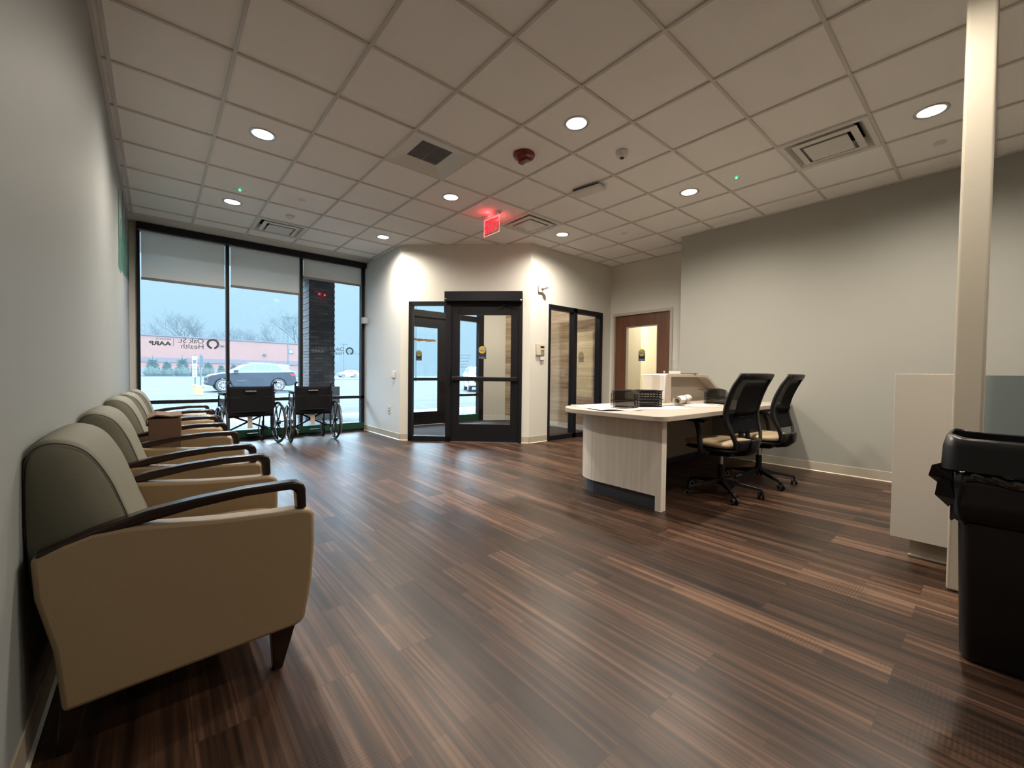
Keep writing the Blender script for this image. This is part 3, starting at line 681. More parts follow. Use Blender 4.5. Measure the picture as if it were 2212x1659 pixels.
MB().box(-.008, 0, -.06, .06, -.06, .06).build('plate', 'white', t, bevel=.002); MB().box(-.022, -.008, -.045, .045, -.05, .05).build('rocker', 'white', t, bevel=.003)
t = thing('wall_outlet', 'white outlet plate low on the wall beside the wheelchairs', 'outlet', (3.103, 4.52, .45))
MB().box(-.007, 0, -.038, .038, -.062, .062).build('plate', 'white', t, bevel=.002)
for z in (-.022, .022): MB().box(-.0085, -.006, -.016, .016, z-.014, z+.014).build('socket', 'greyplas', t)
t = thing('motion_sensor', 'small grey box sensor at the right edge of the storefront window', 'sensor', (3.085, 5.52, 1.97))
MB().box(-.06, .02, -.06, .03, -.05, .06).build('housing', mat('pale_grey_plastic', (.45, .45, .46), .4), t, bevel=.006)

# ================================================================ armchairs
def armchair(lab, grp):
    t = thing('lounge_armchair', lab, 'armchair', (0, 0, 0), 0, grp)
    side = [(.035, .13), (.02, .30), (-.012, .45), (-.018, .557), (.04, .583), (.095, .600), (.16, .602), (.264, .589), (.387, .575), (.526, .565), (.62, .562),
            (.652, .553), (.663, .535), (.664, .44), (.655, .30), (.632, .17), (.622, .155), (.602, .148), (.30, .139)]
    for s in (-1, 1):
        a, b = sorted((s*.335, s*.262))
        MB().prism(side, a, b, 'y').build('side_panel', 'tan', t, bevel=.013, bseg=3)
        top = [(-.012, .565), (.09, .605), (.208, .637), (.324, .652), (.454, .662), (.585, .662), (.612, .659), (.628, .649), (.635, .630), (.637, .560)]
        bot = [(.607, .560), (.604, .615), (.597, .628), (.585, .634), (.454, .634), (.324, .622), (.208, .603), (.14, .590), (-.005, .545)]
        a, b = sorted((s*.332, s*.280))
        MB().prism(top+bot, a, b, 'y').build('armrest', 'wood', t, bevel=.008, bseg=3)
        for (x0, x1, bx0, bx1) in ((.530, .606, .536, .565), (.03, .09, .02, .05)):
            b_ = MB(); ya, yb = s*.318, s*.250; yc0, yc1 = s*.305, s*.272
            V = [b_.bm.verts.new(p) for p in ((x0, ya, .155), (x1, ya, .155), (x1, yb, .155), (x0, yb, .155), (bx0, yc0, 0), (bx1, yc0, 0), (bx1, yc1, 0), (bx0, yc1, 0))]
            for f in ((0, 1, 2, 3), (7, 6, 5, 4), (0, 4, 5, 1), (1, 5, 6, 2), (2, 6, 7, 3), (3, 7, 4, 0)): b_.bm.faces.new([V[i] for i in f])
            b_.build('leg', 'wood', t, bevel=.003)
    # seat body and cushion
    MB().box(.03, .615, -.262, .262, .15, .33).build('seat_base', 'tan', t, bevel=.01)
    def cush(u, v):
        a = 2*PI*u; n_ = 4.5; ca, sa = math.cos(a), math.sin(a)
        x = math.copysign(abs(ca)**(2/n_), ca); y = math.copysign(abs(sa)**(2/n_), sa)
        ph = (v-.5)*PI; rr = math.cos(ph)**.35 if abs(ph) < PI/2-1e-6 else 0.0; zz = math.copysign(abs(math.sin(ph))**.8, ph)
        return (.40+x*.275*rr, y*.262*rr, .375+zz*.075*(1.12-.12*(x*x+y*y)*rr)+.02*(x-.0)*0)
    MB().surf(cush, 64, 16, True).build('seat_cushion', 'tan', t, smooth=True)
    # back: outline swept across the width, crowned and rounded at both ends
    prof = catmull([(-.030, 0, .45), (-.040, 0, .62), (-.040, 0, .77), (-.028, 0, .828), (.005, 0, .85), (.05, 0, .842), (.09, 0, .808), (.128, 0, .735), (.155, 0, .655), (.178, 0, .58), (.205, 0, .50), (.21, 0, .43)], 5)
    W_ = .268; NY = 22; cx_, cz_ = .05, .60
    b_ = MB(); rows = []
    for j in range(NY+1):
        y = -W_+2*W_*j/NY; q = abs(y)/W_
        crown = 1+.035*(1-q*q); e_ = max(0, (q-.86)/.14); sh = 1-.10*(1-math.sqrt(max(0, 1-e_*e_)))
        rows.append([b_.bm.verts.new((max(-.0395, cx_+(p.x-cx_)*crown*sh), y, cz_+(p.z-cz_)*crown*sh)) for p in prof])
    for A, B in zip(rows, rows[1:]):
        for k in range(len(prof)-1): b_.bm.faces.new((A[k], A[k+1], B[k+1], B[k]))
    for R_ in (rows[0], rows[-1]): b_.bm.faces.new(R_)
    for A, B in zip(rows, rows[1:]): b_.bm.faces.new((A[0], B[0], B[-1], A[-1]))
    b_.build('backrest', 'sage', t, smooth=True, bevel=.0)
    for s in (-1, 1):
        y = s*W_*.965; q = .965; e_ = (q-.86)/.14; sh = 1-.10*(1-math.sqrt(max(0, 1-e_*e_))); crown = 1+.035*(1-q*q)
        MB().tube([(max(-.037, cx_+(p.x-cx_)*crown*sh*1.004), y, cz_+(p.z-cz_)*crown*sh*1.004) for p in prof[4:]], .002, 6).build('piping', 'pipe', t)
    return t
GA = 'tan and sage lounge armchairs along the left wall'
ac = armchair('nearest tan armchair with sage back and dark wood arms, filling the lower left', GA)
ac.location = (0, .035, 0)
for y, dx, lab in ((1.0, 0, 'second armchair from the viewer, just in front of the cardboard box'), (2.165, .0, 'third armchair from the viewer, just behind the cardboard box'),
                   (2.865, .022, 'fourth armchair in the row along the left wall'), (3.56, .045, 'farthest armchair of the row, closest to the window')):
    dup(ac, (dx, y, 0), 0, lab, GA)
t = thing('cardboard_box', 'brown cardboard box with loose lid standing between two armchairs', 'box', (.27, 1.60, 0))
MB().box(-.078, .078, -.17, .17, 0, .748).build('carton', 'card', t, bevel=.004)
b = MB(); b.prism([(-.085, .750), (-.04, .768), (.03, .756), (.085, .760), (.085, .766), (.03, .763), (-.04, .775), (-.085, .756)], -.175, .15, 'y'); b.prism([(-.085, .755), (-.092, .715), (-.087, .715), (-.079, .751)], -.175, .05, 'y')
b.build('flap', 'card', t)

# ================================================================ wheelchairs
def wheelchair(w, lab, grp):
    """origin on the floor between the rear wheels, facing +Y; w = seat width"""
    t = thing('wheelchair', lab, 'wheelchair', (0, 0, 0), 0, grp); h = w/2
    bk = MB()
    def back(u, v): 
        x = lerp(-h-.01, h+.01, u); z = lerp(.405, .825, v); return (x, -.005+.035*math.sin(PI*u)*(1 if v < .95 else .8)-.0*v, z+.012*(2*u-1)**2*(1 if v > .5 else 0))
    bk.surf(back, 16, 10); bk.build('backrest', 'vinyl', t, smooth=True, solid=.012)
    MB().tube([(lerp(-h, h, i/12), -.004+.035*math.sin(PI*i/12)-.004, .685) for i in range(13)], .003, 5).build('back_seam', 'rubber', t)
    text('lettering', 'McKESSON', .027, 'decal_w', t, Matrix.Translation((0, .008, .765)) @ Matrix.Rotation(PI/2, 4, 'X'), depth=.014, bold=.0006)
    MB().box(-h, h, .0, .40, .465, .485).build('seat', 'vinyl', t, bevel=.006)
    for s in (-1, 1):
        f = MB(); x = s*h
        f.tube(catmull([(x, -.0, .12), (x, 0, .50), (x, 0, .82), (x, -.02, .865), (x, -.07, .885)], 5), .0115, 8)
        f.tube([(x, 0, .47), (x, .42, .47)], .0115, 8); f.tube([(x, 0, .22), (x, .40, .22)], .0115, 8); f.tube([(x, .42, .47), (x, .42, .18)], .0115, 8)
        f.tube(catmull([(x+s*.02, .02, .52), (x+s*.02, .02, .70), (x+s*.02, .08, .715), (x+s*.02, .30, .715), (x+s*.02, .36, .68), (x+s*.02, .37, .50)], 4), .010, 8)
        f.build('side_frame', 'blktube', t, smooth=True)
        MB().tube([(x, -.05, .885), (x, -.125, .89)], .016, 10).build('push_handle', 'rubber', t, smooth=True)
        MB().box(x+s*.02-.025, x+s*.02+.025, .03, .30, .722, .745).build('arm_pad', 'vinyl', t, bevel=.008)
        MB().box(x+s*.02-.004, x+s*.02+.004, .05, .32, .50, .66).build('skirt_guard', 'blkplas', t)
        # rear wheel
        wx = s*(h+.065); c = (wx, 0, .305)
        wh = MB().tube([(wx, .292*math.cos(a), .305+.292*math.sin(a)) for a in [2*PI*i/48 for i in range(48)]], .0125, 8, closed=True).build('rear_wheel', 'rubber', t, smooth=True)
        MB().tube([(wx, .272*math.cos(a), .305+.272*math.sin(a)) for a in [2*PI*i/40 for i in range(40)]], .009, 6, closed=True).build('rim', 'blktube', wh, smooth=True)
        MB().tube([(wx+s*.035, .255*math.cos(a), .305+.255*math.sin(a)) for a in [2*PI*i/40 for i in range(40)]], .008, 6, closed=True).build('push_rim', 'chrome', wh, smooth=True)
        sp = MB().lathe([(0, -.03), (.03, -.03), (.03, .03), (0, .03)], c, 16, 'x')
        for k in range(7):
            a = 2*PI*k/7+.3; sp.tube([(wx, .02*math.cos(a), .305+.02*math.sin(a)), (wx, .268*math.cos(a), .305+.268*math.sin(a))], .009, 6)
        sp.build('spokes', 'blktube', wh)
        # caster and fork
        cx = s*(h-.01); cf = MB(); cf.tube([(cx, .42, .30), (cx, .42, .20)], .014, 8); cf.box(cx-.025, cx-.018, .40, .45, .09, .20).box(cx+.018, cx+.025, .40, .45, .09, .20).box(cx-.025, cx+.025, .40, .45, .195, .205); cf.build('caster_fork', 'blktube', t)
        MB().lathe([(0, -.015), (.085, -.015), (.097, -.009), (.097, .009), (.085, .015), (0, .015)], (cx, .44, .097), 28, 'x').build('caster_wheel', 'rubber', t, smooth=True)
        # leg rest
        lg = MB(); lg.tube(catmull([(x, .42, .50), (x, .50, .46), (x-s*.01, .56, .30), (x-s*.02, .60, .10)], 4), .010, 8); lg.build('leg_rest_tube', 'chrome', t, smooth=True)
        MB().box(min(x-s*.02, x-s*.17), max(x-s*.02, x-s*.17), .55, .68, .085, .10).build('foot_plate', 'blkplas', t, bevel=.004)
    for s in (-1, 1):
        MB().tube([(-s*h, .16+.02*s, .455), (s*(h-.01), .16+.02*s, .20)], .0125, 8).build('cross_brace', 'blktube', t, smooth=True)
        MB().tube([(s*h, -.01, .20), (s*(h-.02), -.06, .16), (s*(h-.02), -.09, .13)], .011, 8).build('tip_lever', 'chrome', t)
    MB().box(-.03, .03, .05, .053, .24, .40).build('paper_tag', mat('tag_paper', (.42, .37, .30), .8), t)
    return t
GW = 'black wheelchairs parked facing the window'
w1 = wheelchair(.56, 'wider black wheelchair nearer the armchairs, with hanging tag under the seat', GW); w1.location = (1.235, 4.90, 0); w1.rotation_euler.z = math.radians(7)
w2_ = wheelchair(.50, 'narrower black wheelchair on the right, in front of the brick column', GW); w2_.location = (2.045, 4.88, 0); w2_.rotation_euler.z = math.radians(-3)

# ================================================================ reception desk
desk = thing('reception_desk', 'L shaped reception desk with pale wood laminate and white rounded top', 'desk', (0, 0, 0))
ZT = .752
def deskpoly(x0, y0, x1, y1, r0_, r1_):
    out = [(x1, y0)]; out.append((x1, y1))
    for k in range(9): a = math.radians(90+90*k/8); out.append((x0+r1_+r1_*math.cos(a), y1-r1_+r1_*math.sin(a)))
    for k in range(9): a = math.radians(180+90*k/8); out.append((x0+r0_+r0_*math.cos(a), y0+r0_+r0_*math.sin(a)))
    return out
MB().prism(deskpoly(3.00, -.335, XR-.004, .80, .10, .34), ZT-.042, ZT, 'z').build('desktop', 'top', desk, bevel=.006, bseg=3)
# end panel + curved front
def wallpoly(x0, y1, y0, r, th, xe):
    o = [(x0, y0)]
    for k in range(11): a = math.radians(180-90*k/10); o.append((x0+r+r*math.cos(a), y1-r+r*math.sin(a)))
    o.append((xe, y1)); i = [(xe, y1-th)]
    for k in range(11): a = math.radians(90+90*k/10); i.append((x0+r+(r-th)*math.cos(a), y1-r+(r-th)*math.sin(a)))
    i.append((x0+th, y0)); return o+i
MB().prism(wallpoly(3.165, .70, -.185, .30, .045, XR-.004), .115, ZT-.042, 'z').build('front_panel', 'lam', desk)
MB().prism(wallpoly(3.195, .67, -.185, .27, .03, XR-.02), .0, .115, 'z').build('toe_kick', 'kick', desk)
MB().box(3.165, 3.235, -.235, -.185, 0, ZT-.042).build('end_post', 'lam', desk)
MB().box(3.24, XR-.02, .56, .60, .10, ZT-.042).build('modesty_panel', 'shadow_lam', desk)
MB().box(3.26, 3.27, .53, .56, .45, ZT-.05).box(4.0, 4.01, .53, .56, .45, ZT-.05).build('panel_seam', 'greyplas', desk)
# raised transaction counter with waterfall side
hp = [(4.44, ZT), (4.44, 1.062), (4.50, 1.075), (5.30, 1.075), (5.42, 1.065), (5.52, 1.03), (5.62, .97), (5.70, .93), (5.78, .90), (5.83, .87), (5.84, .84), (5.84, ZT)]
hi = [(5.79, ZT), (5.79, .845), (5.75, .868), (5.68, .90), (5.60, .94), (5.49, 1.0), (5.40, 1.03), (5.30, 1.038), (4.55, 1.038), (4.55, ZT)]
MB().prism(hp+hi, .45, .60, 'y').build('raised_counter', 'top', desk, bevel=.004)
MB().prism([(4.43, .46), (4.47, .46), (4.47, .62), (4.44, .60)], ZT, 1.062, 'z').build('counter_end', 'white_met', desk, bevel=.008)
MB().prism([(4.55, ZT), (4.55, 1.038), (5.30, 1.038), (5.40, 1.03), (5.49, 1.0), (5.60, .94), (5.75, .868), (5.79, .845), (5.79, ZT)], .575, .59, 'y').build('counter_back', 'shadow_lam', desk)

# items on the desk
def organizer(x, y, rz, lab):
    t = thing('mesh_desk_organizer', lab, 'desk organizer', (x, y, ZT), rz, 'black wire mesh desk organizers')
    for k, yy in enumerate((-.14, -.03, .08)):
        arch = [(-.10, .004), (-.10, .13), (-.085, .155), (-.05, .165), (.05, .165), (.085, .155), (.10, .13), (.10, .004)]
        MB().tube([(p[0], yy, p[1]) for p in arch], .003, 6, closed=True).build('wire_arch', 'blktube', t)
        MB().prism(arch, yy-.0008, yy+.0008, 'y').build('mesh_divider', 'screen', t)
    for z in (.006, .075):
        MB().box(-.10, .10, -.17, .17, z, z+.0015).build('mesh_tray', 'screen', t)
        MB().tube([(-.10, -.17, z), (.10, -.17, z), (.10, .17, z), (-.10, .17, z)], .003, 6, closed=True).build('wire_rim', 'blktube', t)
    MB().tube([(-.16, .17, .15), (-.10, .17, .15), (.10, -.02, .15)], .0025, 6).build('wire_rail', 'blktube', t)
    return t
organizer(3.46, .30, math.radians(-65), 'black wire mesh organizer near the rounded front end of the desk')
organizer(4.80, .08, math.radians(-60), 'black wire mesh organizer standing beside the rolled paper')
def crate(z, lab):
    t = thing('plastic_basket', lab, 'basket', (3.79, .27, z), math.radians(-38), 'stacked black perforated baskets')
    b = MB(); hx, hy, h_ = .10, .075, .075
    for s in (-1, 1):
        for k in range(8):
            x = lerp(-hx, hx, k/7); b.box(x-.004, x+.004, s*hy-.0015, s*hy+.0015, .004, h_)
        for k in range(6):
            y = lerp(-hy, hy, k/5); b.box(s*hx-.0015, s*hx+.0015, y-.004, y+.004, .004, h_)
        for z_ in (.0, .022, .045, h_-.012):
            b.box(-hx, hx, s*hy-.002, s*hy+.002, z_, z_+.012); b.box(s*hx-.002, s*hx+.002, -hy, hy, z_, z_+.012)
    b.build('basket_wall', 'blkplas', t); MB().box(-hx, hx, -hy, hy, 0, .003).build('base', 'blkplas', t)
    MB().tube([(-hx-.006, -hy-.006, h_), (hx+.006, -hy-.006, h_), (hx+.006, hy+.006, h_), (-hx-.006, hy+.006, h_)], .005, 6, closed=True).build('rim', 'blkplas', t)
crate(ZT+.001, 'lower black perforated basket of the pair on the desk')
crate(ZT+.082, 'upper black perforated basket of the pair on the desk')
t = thing('white_box', 'white upright box with rounded edges behind the black baskets', 'box', (4.16, .46, ZT), math.radians(-5))
MB().box(-.07, .07, -.06, .06, 0, .31).build('box_body', mat('cream_card', (.72, .66, .57), .6), t, bevel=.01, bseg=3)
MB().box(-.072, .072, -.062, .062, .295, .313).build('lid', 'paper', t, bevel=.008)
t = thing('paper_roll', 'rolled building plans held with a band, lying on the desk', 'paper roll', (4.46, .27, ZT+.048), math.radians(-74))
b = MB(); n = 90
spi = [((.046-.022*i/n)*math.cos(.16*i), (.046-.022*i/n)*math.sin(.16*i)) for i in range(n+1)]
rows = [[b.bm.verts.new((x, y_, z)) for x, z in spi] for y_ in (-.28, .28)]
for k in range(n): b.bm.faces.new((rows[0][k], rows[0][k+1], rows[1][k+1], rows[1][k]))
b.build('rolled_sheet', 'paper', t, smooth=True, solid=.0012)
MB().tube([(.048*math.cos(a), -.02, .048*math.sin(a)) for a in [2*PI*i/24 for i in range(24)]], .003, 6, closed=True).build('rubber_band', 'greyplas', t)
def sheet(x, y, w_, l_, rz, z, lab, m='paper', wav=.004, th=.002):
    def fn(u, v): return ((u-.5)*w_, (v-.5)*l_, wav*(1+math.sin(u*7+v*3)*math.cos(v*5)))
    o = MB().surf(fn, 16, 16).build('paper_sheet', m, smooth=True, solid=th); o.location = (x, y, z+th/2); o.rotation_euler.z = rz; return tag(o, lab, 'paper', 'loose papers on the desk')
sheet(3.32, .42, .40, .62, math.radians(-25), ZT, 'large crumpled sheet under the mesh organizer at the rounded desk end', wav=.006)
sheet(3.78, .16, .50, .36, math.radians(-38), ZT, 'sheet of paper under the stacked black baskets', wav=.0006)
sheet(4.32, .02, .22, .32, math.radians(52), ZT, 'stack of stapled papers in front of the paper roll', th=.006, wav=.0006)
sheet(4.50, .03, .20, .26, math.radians(60), ZT+.008, 'white and orange flyer on the paper stack', 'paper', .0005, .002)
o = MB().box(-.05, .05, -.03, .03, 0, .001).build('orange_label', 'orange'); o.location = (4.52, -.0, ZT+.0125); o.rotation_euler.z = 1.0; tag(o, 'orange printed card lying on the papers beside the organizer', 'card')
o = MB().tube(catmull([(3.86, .20, ZT+.004), (4.02, .16, ZT+.012), (4.18, .12, ZT+.008), (4.26, .08, ZT+.004)], 6), .003, 6).build('cable', 'blkplas'); tag(o, 'thin black cable running from the baskets to the paper stack', 'cable')
t = thing('acrylic_sign_holder', 'clear acrylic brochure stand on the raised counter', 'sign holder', (4.72, .53, 1.075), math.radians(-35))
MB().box(-.07, .07, -.05, .05, 0, .004).build('base', 'clearplas', t); MB().box(-.07, .07, .03, .034, 0, .16).build('back_plate', 'clearplas', t)
for z in (.03, .06): MB().box(-.07, .07, -.03+z*.4, -.026+z*.4, .0, z).build('pocket', 'clearplas', t)
MB().box(-.068, .068, -.052, -.048, .002, .03).build('label_strip', 'paper', t)
o = MB().lathe([(0, 0), (.012, 0), (.010, .012), (.014, .02), (.008, .028), (0, .03)], seg=14).build('desk_knob', 'steel', smooth=True); o.location = (4.52, .52, 1.075); tag(o, 'small metal knob on the raised counter in front of the brown door', 'knob')
o = MB().box(-.11, .11, -.06, .06, 0, .008).build('clipboard', 'greyplas', bevel=.002); o.location = (5.05, .525, 1.076); o.rotation_euler.z = -.5; tag(o, 'thin grey clipboard lying on the raised counter', 'clipboard')
t = thing('wire_book_stand', 'thin black wire stand lying open on the desk behind the near chair', 'stand', (5.05, .15, ZT), math.radians(-50))
MB().tube([(-.1, -.06, .006), (.1, -.06, .03), (.1, .06, .05), (-.1, .06, .006)], .003, 6, closed=True).build('wire_frame', 'blktube', t)

# ================================================================ office chairs
def office_chair(lab, grp):
    t = thing('office_chair', lab, 'office chair', (0, 0, 0), 0, grp)
    for k in range(5):
        a = 2*PI*k/5+.3; c, s = math.cos(a), math.sin(a); R = .315
        Tm = Matrix.Rotation(a, 4, 'Z')
        b = MB(); V = [b.bm.verts.new(Tm @ Vector(p)) for p in ((.02, -.026, .10), (.02, .026, .10), (.02, .022, .145), (.02, -.022, .145), (R+.01, -.015, .068), (R+.01, .015, .068), (R, .012, .090), (R, -.012, .090))]
        for f in ((0, 1, 2, 3), (7, 6, 5, 4), (0, 4, 5, 1), (1, 5, 6, 2), (2, 6, 7, 3), (3, 7, 4, 0)): b.bm.faces.new([V[i] for i in f])
        b.build('leg', 'blkplas', t, bevel=.005)
        cw = MB()
        for o_ in (-.016, .016): cw.lathe([(0, o_-.009), (.022, o_-.009), (.029, o_-.006), (.029, o_+.006), (.022, o_+.009), (0, o_+.009)], (0, 0, 0), 20, 'y')
        cw.box(-.012, .016, -.006, .006, 0, .045)
        cs = cw.build('caster', 'blkplas', t, smooth=False); cs.location = (R*c, R*s, .0295); cs.rotation_euler.z = a+1.1*k
        MB().lathe([(.017, .0255), (.024, .0262), (.024, .0266), (.017, .0262)], (0, 0, 0), 20, 'y').lathe([(.017, -.0255), (.024, -.0262), (.024, -.0266), (.017, -.0262)], (0, 0, 0), 20, 'y').build('wheel_ring', 'steel', cs)
    MB().lathe([(0, .09), (.035, .09), (.04, .15), (.028, .155), (.027, .27), (0, .27)], seg=20).build('hub', 'blkplas', t, smooth=False)
    MB().lathe([(0, .26), (.014, .26), (.014, .37), (0, .37)], seg=16).build('gas_lift', 'steel', t, smooth=False)
    MB().prism([(-.16, .40), (-.13, .36), (.06, .35), (.14, .39), (.18, .42), (-.20, .42)], -.10, .10, 'x').build('tilt_mechanism', 'blkplas', t, bevel=.012)
    MB().tube([(-.10, .05, .385), (-.20, .06, .385), (-.28, .05, .372)], .007, 8).build('lever', 'blkplas', t)
    def slab(x_, y_, z_, hx, hy, hz, n_=4.0):
        def fn(u, v):
            a = 2*PI*u; ca, sa = math.cos(a), math.sin(a); x = math.copysign(abs(ca)**(2/n_), ca); y = math.copysign(abs(sa)**(2/n_), sa)
            ph = (v-.5)*PI; rr = max(0, math.cos(ph))**.4; zz = math.copysign(abs(math.sin(ph))**.8, ph)
            return (x_+x*hx*rr, y_+y*hy*rr, z_+zz*hz-.012*max(0, y)**3*(1 if zz > 0 else .6))
        return MB().surf(fn, 48, 12, True)
    slab(0, .02, .425, .235, .24, .022).build('seat_pan', 'blkplas', t, smooth=True)
    slab(0, .02, .470, .240, .245, .034).build('seat_cushion', 'seatfab', t, smooth=True)
    # back
    BK = [(.44, -.262, .165), (.50, -.272, .185), (.58, -.255, .215), (.66, -.225, .232), (.74, -.212, .238), (.85, -.235, .240), (.97, -.285, .235), (1.075, -.345, .222)]
    def bp_(u, v, off=0.0):   # u across -1..1, v up 0..1
        z = lerp(.44, 1.075, v); k = 0
        while k < len(BK)-2 and z > BK[k+1][0]: k += 1
        a_, b_ = BK[k], BK[k+1]; t_ = (z-a_[0])/(b_[0]-a_[0])
        p0, p3 = BK[max(0, k-1)], BK[min(len(BK)-1, k+2)]
        m0, m1 = (b_[1]-p0[1])*.5, (p3[1]-a_[1])*.5
        y = (2*t_**3-3*t_**2+1)*a_[1]+(t_**3-2*t_**2+t_)*m0+(-2*t_**3+3*t_**2)*b_[1]+(t_**3-t_**2)*m1
        hw = lerp(a_[2], b_[2], t_)
        return (u*hw, y+.04*u*u+off, z)
    fr = MB(); N = 26
    for s in (-1, 1):
        fr.surf(lambda u, v: bp_(s*lerp(.84, 1.0, u), v), 2, N)
    fr.surf(lambda u, v: bp_(lerp(-.84, .84, u), lerp(.93, 1.0, v)), 12, 2); fr.surf(lambda u, v: bp_(lerp(-.84, .84, u), lerp(.0, .13, v)), 12, 4)
    fo = fr.build('backrest_frame', 'blkplas', t, smooth=True, solid=.022)
    MB().surf(lambda u, v: bp_(lerp(-.86, .86, u), lerp(.22, .95, v), .004), 14, 20).build('back_mesh', 'chairmesh', t, smooth=True, solid=.003)
    MB().surf(lambda u, v: bp_(lerp(-.60, .60, u), lerp(.46, .88, v), -.014), 8, 8).build('back_panel', see_m, t, smooth=True, solid=.004)
    MB().prism([(-.12, .395), (-.16, .37), (-.25, .39), (-.305, .44), (-.31, .53), (-.288, .53), (-.28, .47), (-.22, .43)], -.045, .045, 'x').build('back_support', 'blkplas', t, bevel=.01)
    for s in (-1, 1):
        MB().tube(catmull([(s*.18, .0, .405), (s*.275, .0, .41), (s*.29, .0, .46), (s*.285, .02, .58), (s*.28, .05, .655)], 5), .019, 10, flat=1.5).build('arm_post', 'blkplas', t, smooth=True)
        MB().box(s*.28-.042, s*.28+.042, -.06, .19, .655, .685).build('arm_pad', 'blkplas', t, bevel=.012, bseg=3)
    return t
see_m = see_through('back_panel_cloth', (.02, .02, .02), .10); M['see_m'] = see_m
GO = 'black mesh office chairs behind the desk'
oc = office_chair('nearer black mesh office chair with tan seat, reclined behind the desk', GO); oc.location = (4.05, -.31, 0); oc.rotation_euler.z = math.radians(-12)
dup(oc, (4.80, -.36, 0), math.radians(0), 'farther black mesh office chair with tan seat, closest to the right wall', GO)

# ================================================================ post, low counter wall, bin
struct(MB().box(3.215, 3.32, -1.852, -1.748, 0, CZ+.012).build('trim_2', 'post', bevel=.012, bseg=3))
t = thing('low_counter', 'low counter block with white end panel beside the square post', 'counter')
MB().box(3.56, 3.60, -1.78, -1.495, .110, 1.076).build('end_panel', mat('pale_laminate', (.60, .565, .50), .4, noise=.05, nscale=150), t, bevel=.0015)
MB().box(3.565, 3.60, -2.7, -1.781, .110, 1.07).build('grey_panel', mat('grey_green_laminate', (.27, .335, .345), .45), t)
MB().box(3.63, 3.66, -2.7, -1.575, 0, .112).build('toe_kick', 'base', t); MB().box(3.616, 3.63, -2.7, -1.570, .001, .010).build('toe_line', 'paper', t)
MB().box(3.60, 4.05, -2.7, -1.575, .11, 1.07).build('carcass', 'lam', t)

t = thing('trash_bin', 'tall black plastic trash bin with liner at the right edge', 'trash bin', (2.63, -2.055, 0))
def rr3(hx, hy, r, z, seg=6): return [(x, y, z) for x, y in rrect(-hx, hx, -hy, hy, r, seg)]
def loft(rings, cap0=True, cap1=False):
    b = MB(); R = [[b.bm.verts.new(p) for p in r] for r in rings]; n = len(R[0])
    for A, B in zip(R, R[1:]):
        for k in range(n): b.bm.faces.new((A[k], A[(k+1) % n], B[(k+1) % n], B[k]))
    if cap0: b.bm.faces.new(R[0])
    if cap1: b.bm.faces.new(R[-1])
    return b
loft([rr3(.110, .225, .03, .0), rr3(.118, .235, .035, .02), rr3(.138, .255, .04, .72), rr3(.136, .253, .04, .74), rr3(.11, .225, .03, .74), rr3(.10, .215, .03, .05)], True, True).build('bin_body', 'bin', t, smooth=True)
# liner folded over the rim
def liner():
    rings = []; base_ = rrect(-.146, .146, -.264, .264, .045, 10)
    for z, g_ in ((.52, .0), (.545, .004), (.60, .007), (.66, .008), (.70, .010), (.715, -.002), (.72, -.02)):
        r_ = []
        for i, (x, y) in enumerate(base_):
            w_ = .0045*math.sin(i*1.9+z*40)+.003*math.sin(i*.7-z*90); k = 1+(g_+w_)/.2
            r_.append((x*k, y*k if abs(y) < .2 else y+math.copysign(g_+w_, y), z+.008*math.sin(i*.9)+(0.0)))
        rings.append(r_)
    return loft(rings, False, False)
liner().build('bin_liner', 'bag', t, smooth=True, solid=.0015)
cr_ = MB()
def crease(u, v):
    y = lerp(.235, -.24, u); return (-.158-.010*math.sin(PI*v)-.004*math.sin(u*61+v*4)-.003*math.sin(u*23), y, lerp(.672, .712, v)+.006*math.sin(u*17)-.006*u)
cr_.surf(crease, 80, 6); cr_.build('liner_crease', 'bagshine', t, smooth=True, solid=.001)
kn = MB()
for (y, z, s_, dz) in ((.285, .70, 1.0, 0), (.275, .63, .8, .02)):
    P = [(-.12, y-.03, z+.05), (-.15, y+.035*s_, z+.02+dz), (-.13, y+.045*s_, z-.025), (-.10, y, z-.07), (-.07, y-.01, z), (-.14, y-.02, z-.03)]
    V = [kn.bm.verts.new(p) for p in P]
    for f in ((0, 1, 4), (1, 2, 4), (2, 3, 4), (0, 5, 1), (1, 5, 2), (2, 5, 3), (0, 4, 5), (3, 5, 4)): kn.bm.faces.new([V[i] for i in f])
kn.build('liner_knot', 'bag', t, smooth=False, sub=0)
def rim():
    rings = []; N_ = rrect(-.15, .15, -.268, .268, .05, 10)
    for z, g_, dip in ((.715, -.002, 0), (.722, .008, 0), (.80, .012, .3), (.835, .008, 1), (.845, -.006, 1), (.838, -.018, 1), (.80, -.026, .3), (.715, -.03, 0)):
        r_ = []
        for x, y in N_:
            sc = 1-(abs(y)/.268)**2; r_.append((x+math.copysign(g_, x), y+math.copysign(g_, y), z-dip*.035*max(0, sc)))
        rings.append(r_)
    return loft(rings, False, False)
rim().build('bin_rim', 'bin', t, smooth=True)

# ================================================================ OUTDOORS
GZ = -.12
struct(MB().box(-90, 160, 9.2, 200, GZ-.5, GZ).build('ground', 'asphalt'))
struct(MB().box(-30, 40, YW+.12, 9.2, GZ-.4, -.02).build('sidewalk', 'concrete'))
struct(MB().box(-14, 16, YW+.12, 8.72, 3.27, 3.6).build('ceiling', mat('canopy_soffit', (.74, .72, .66), .7)))
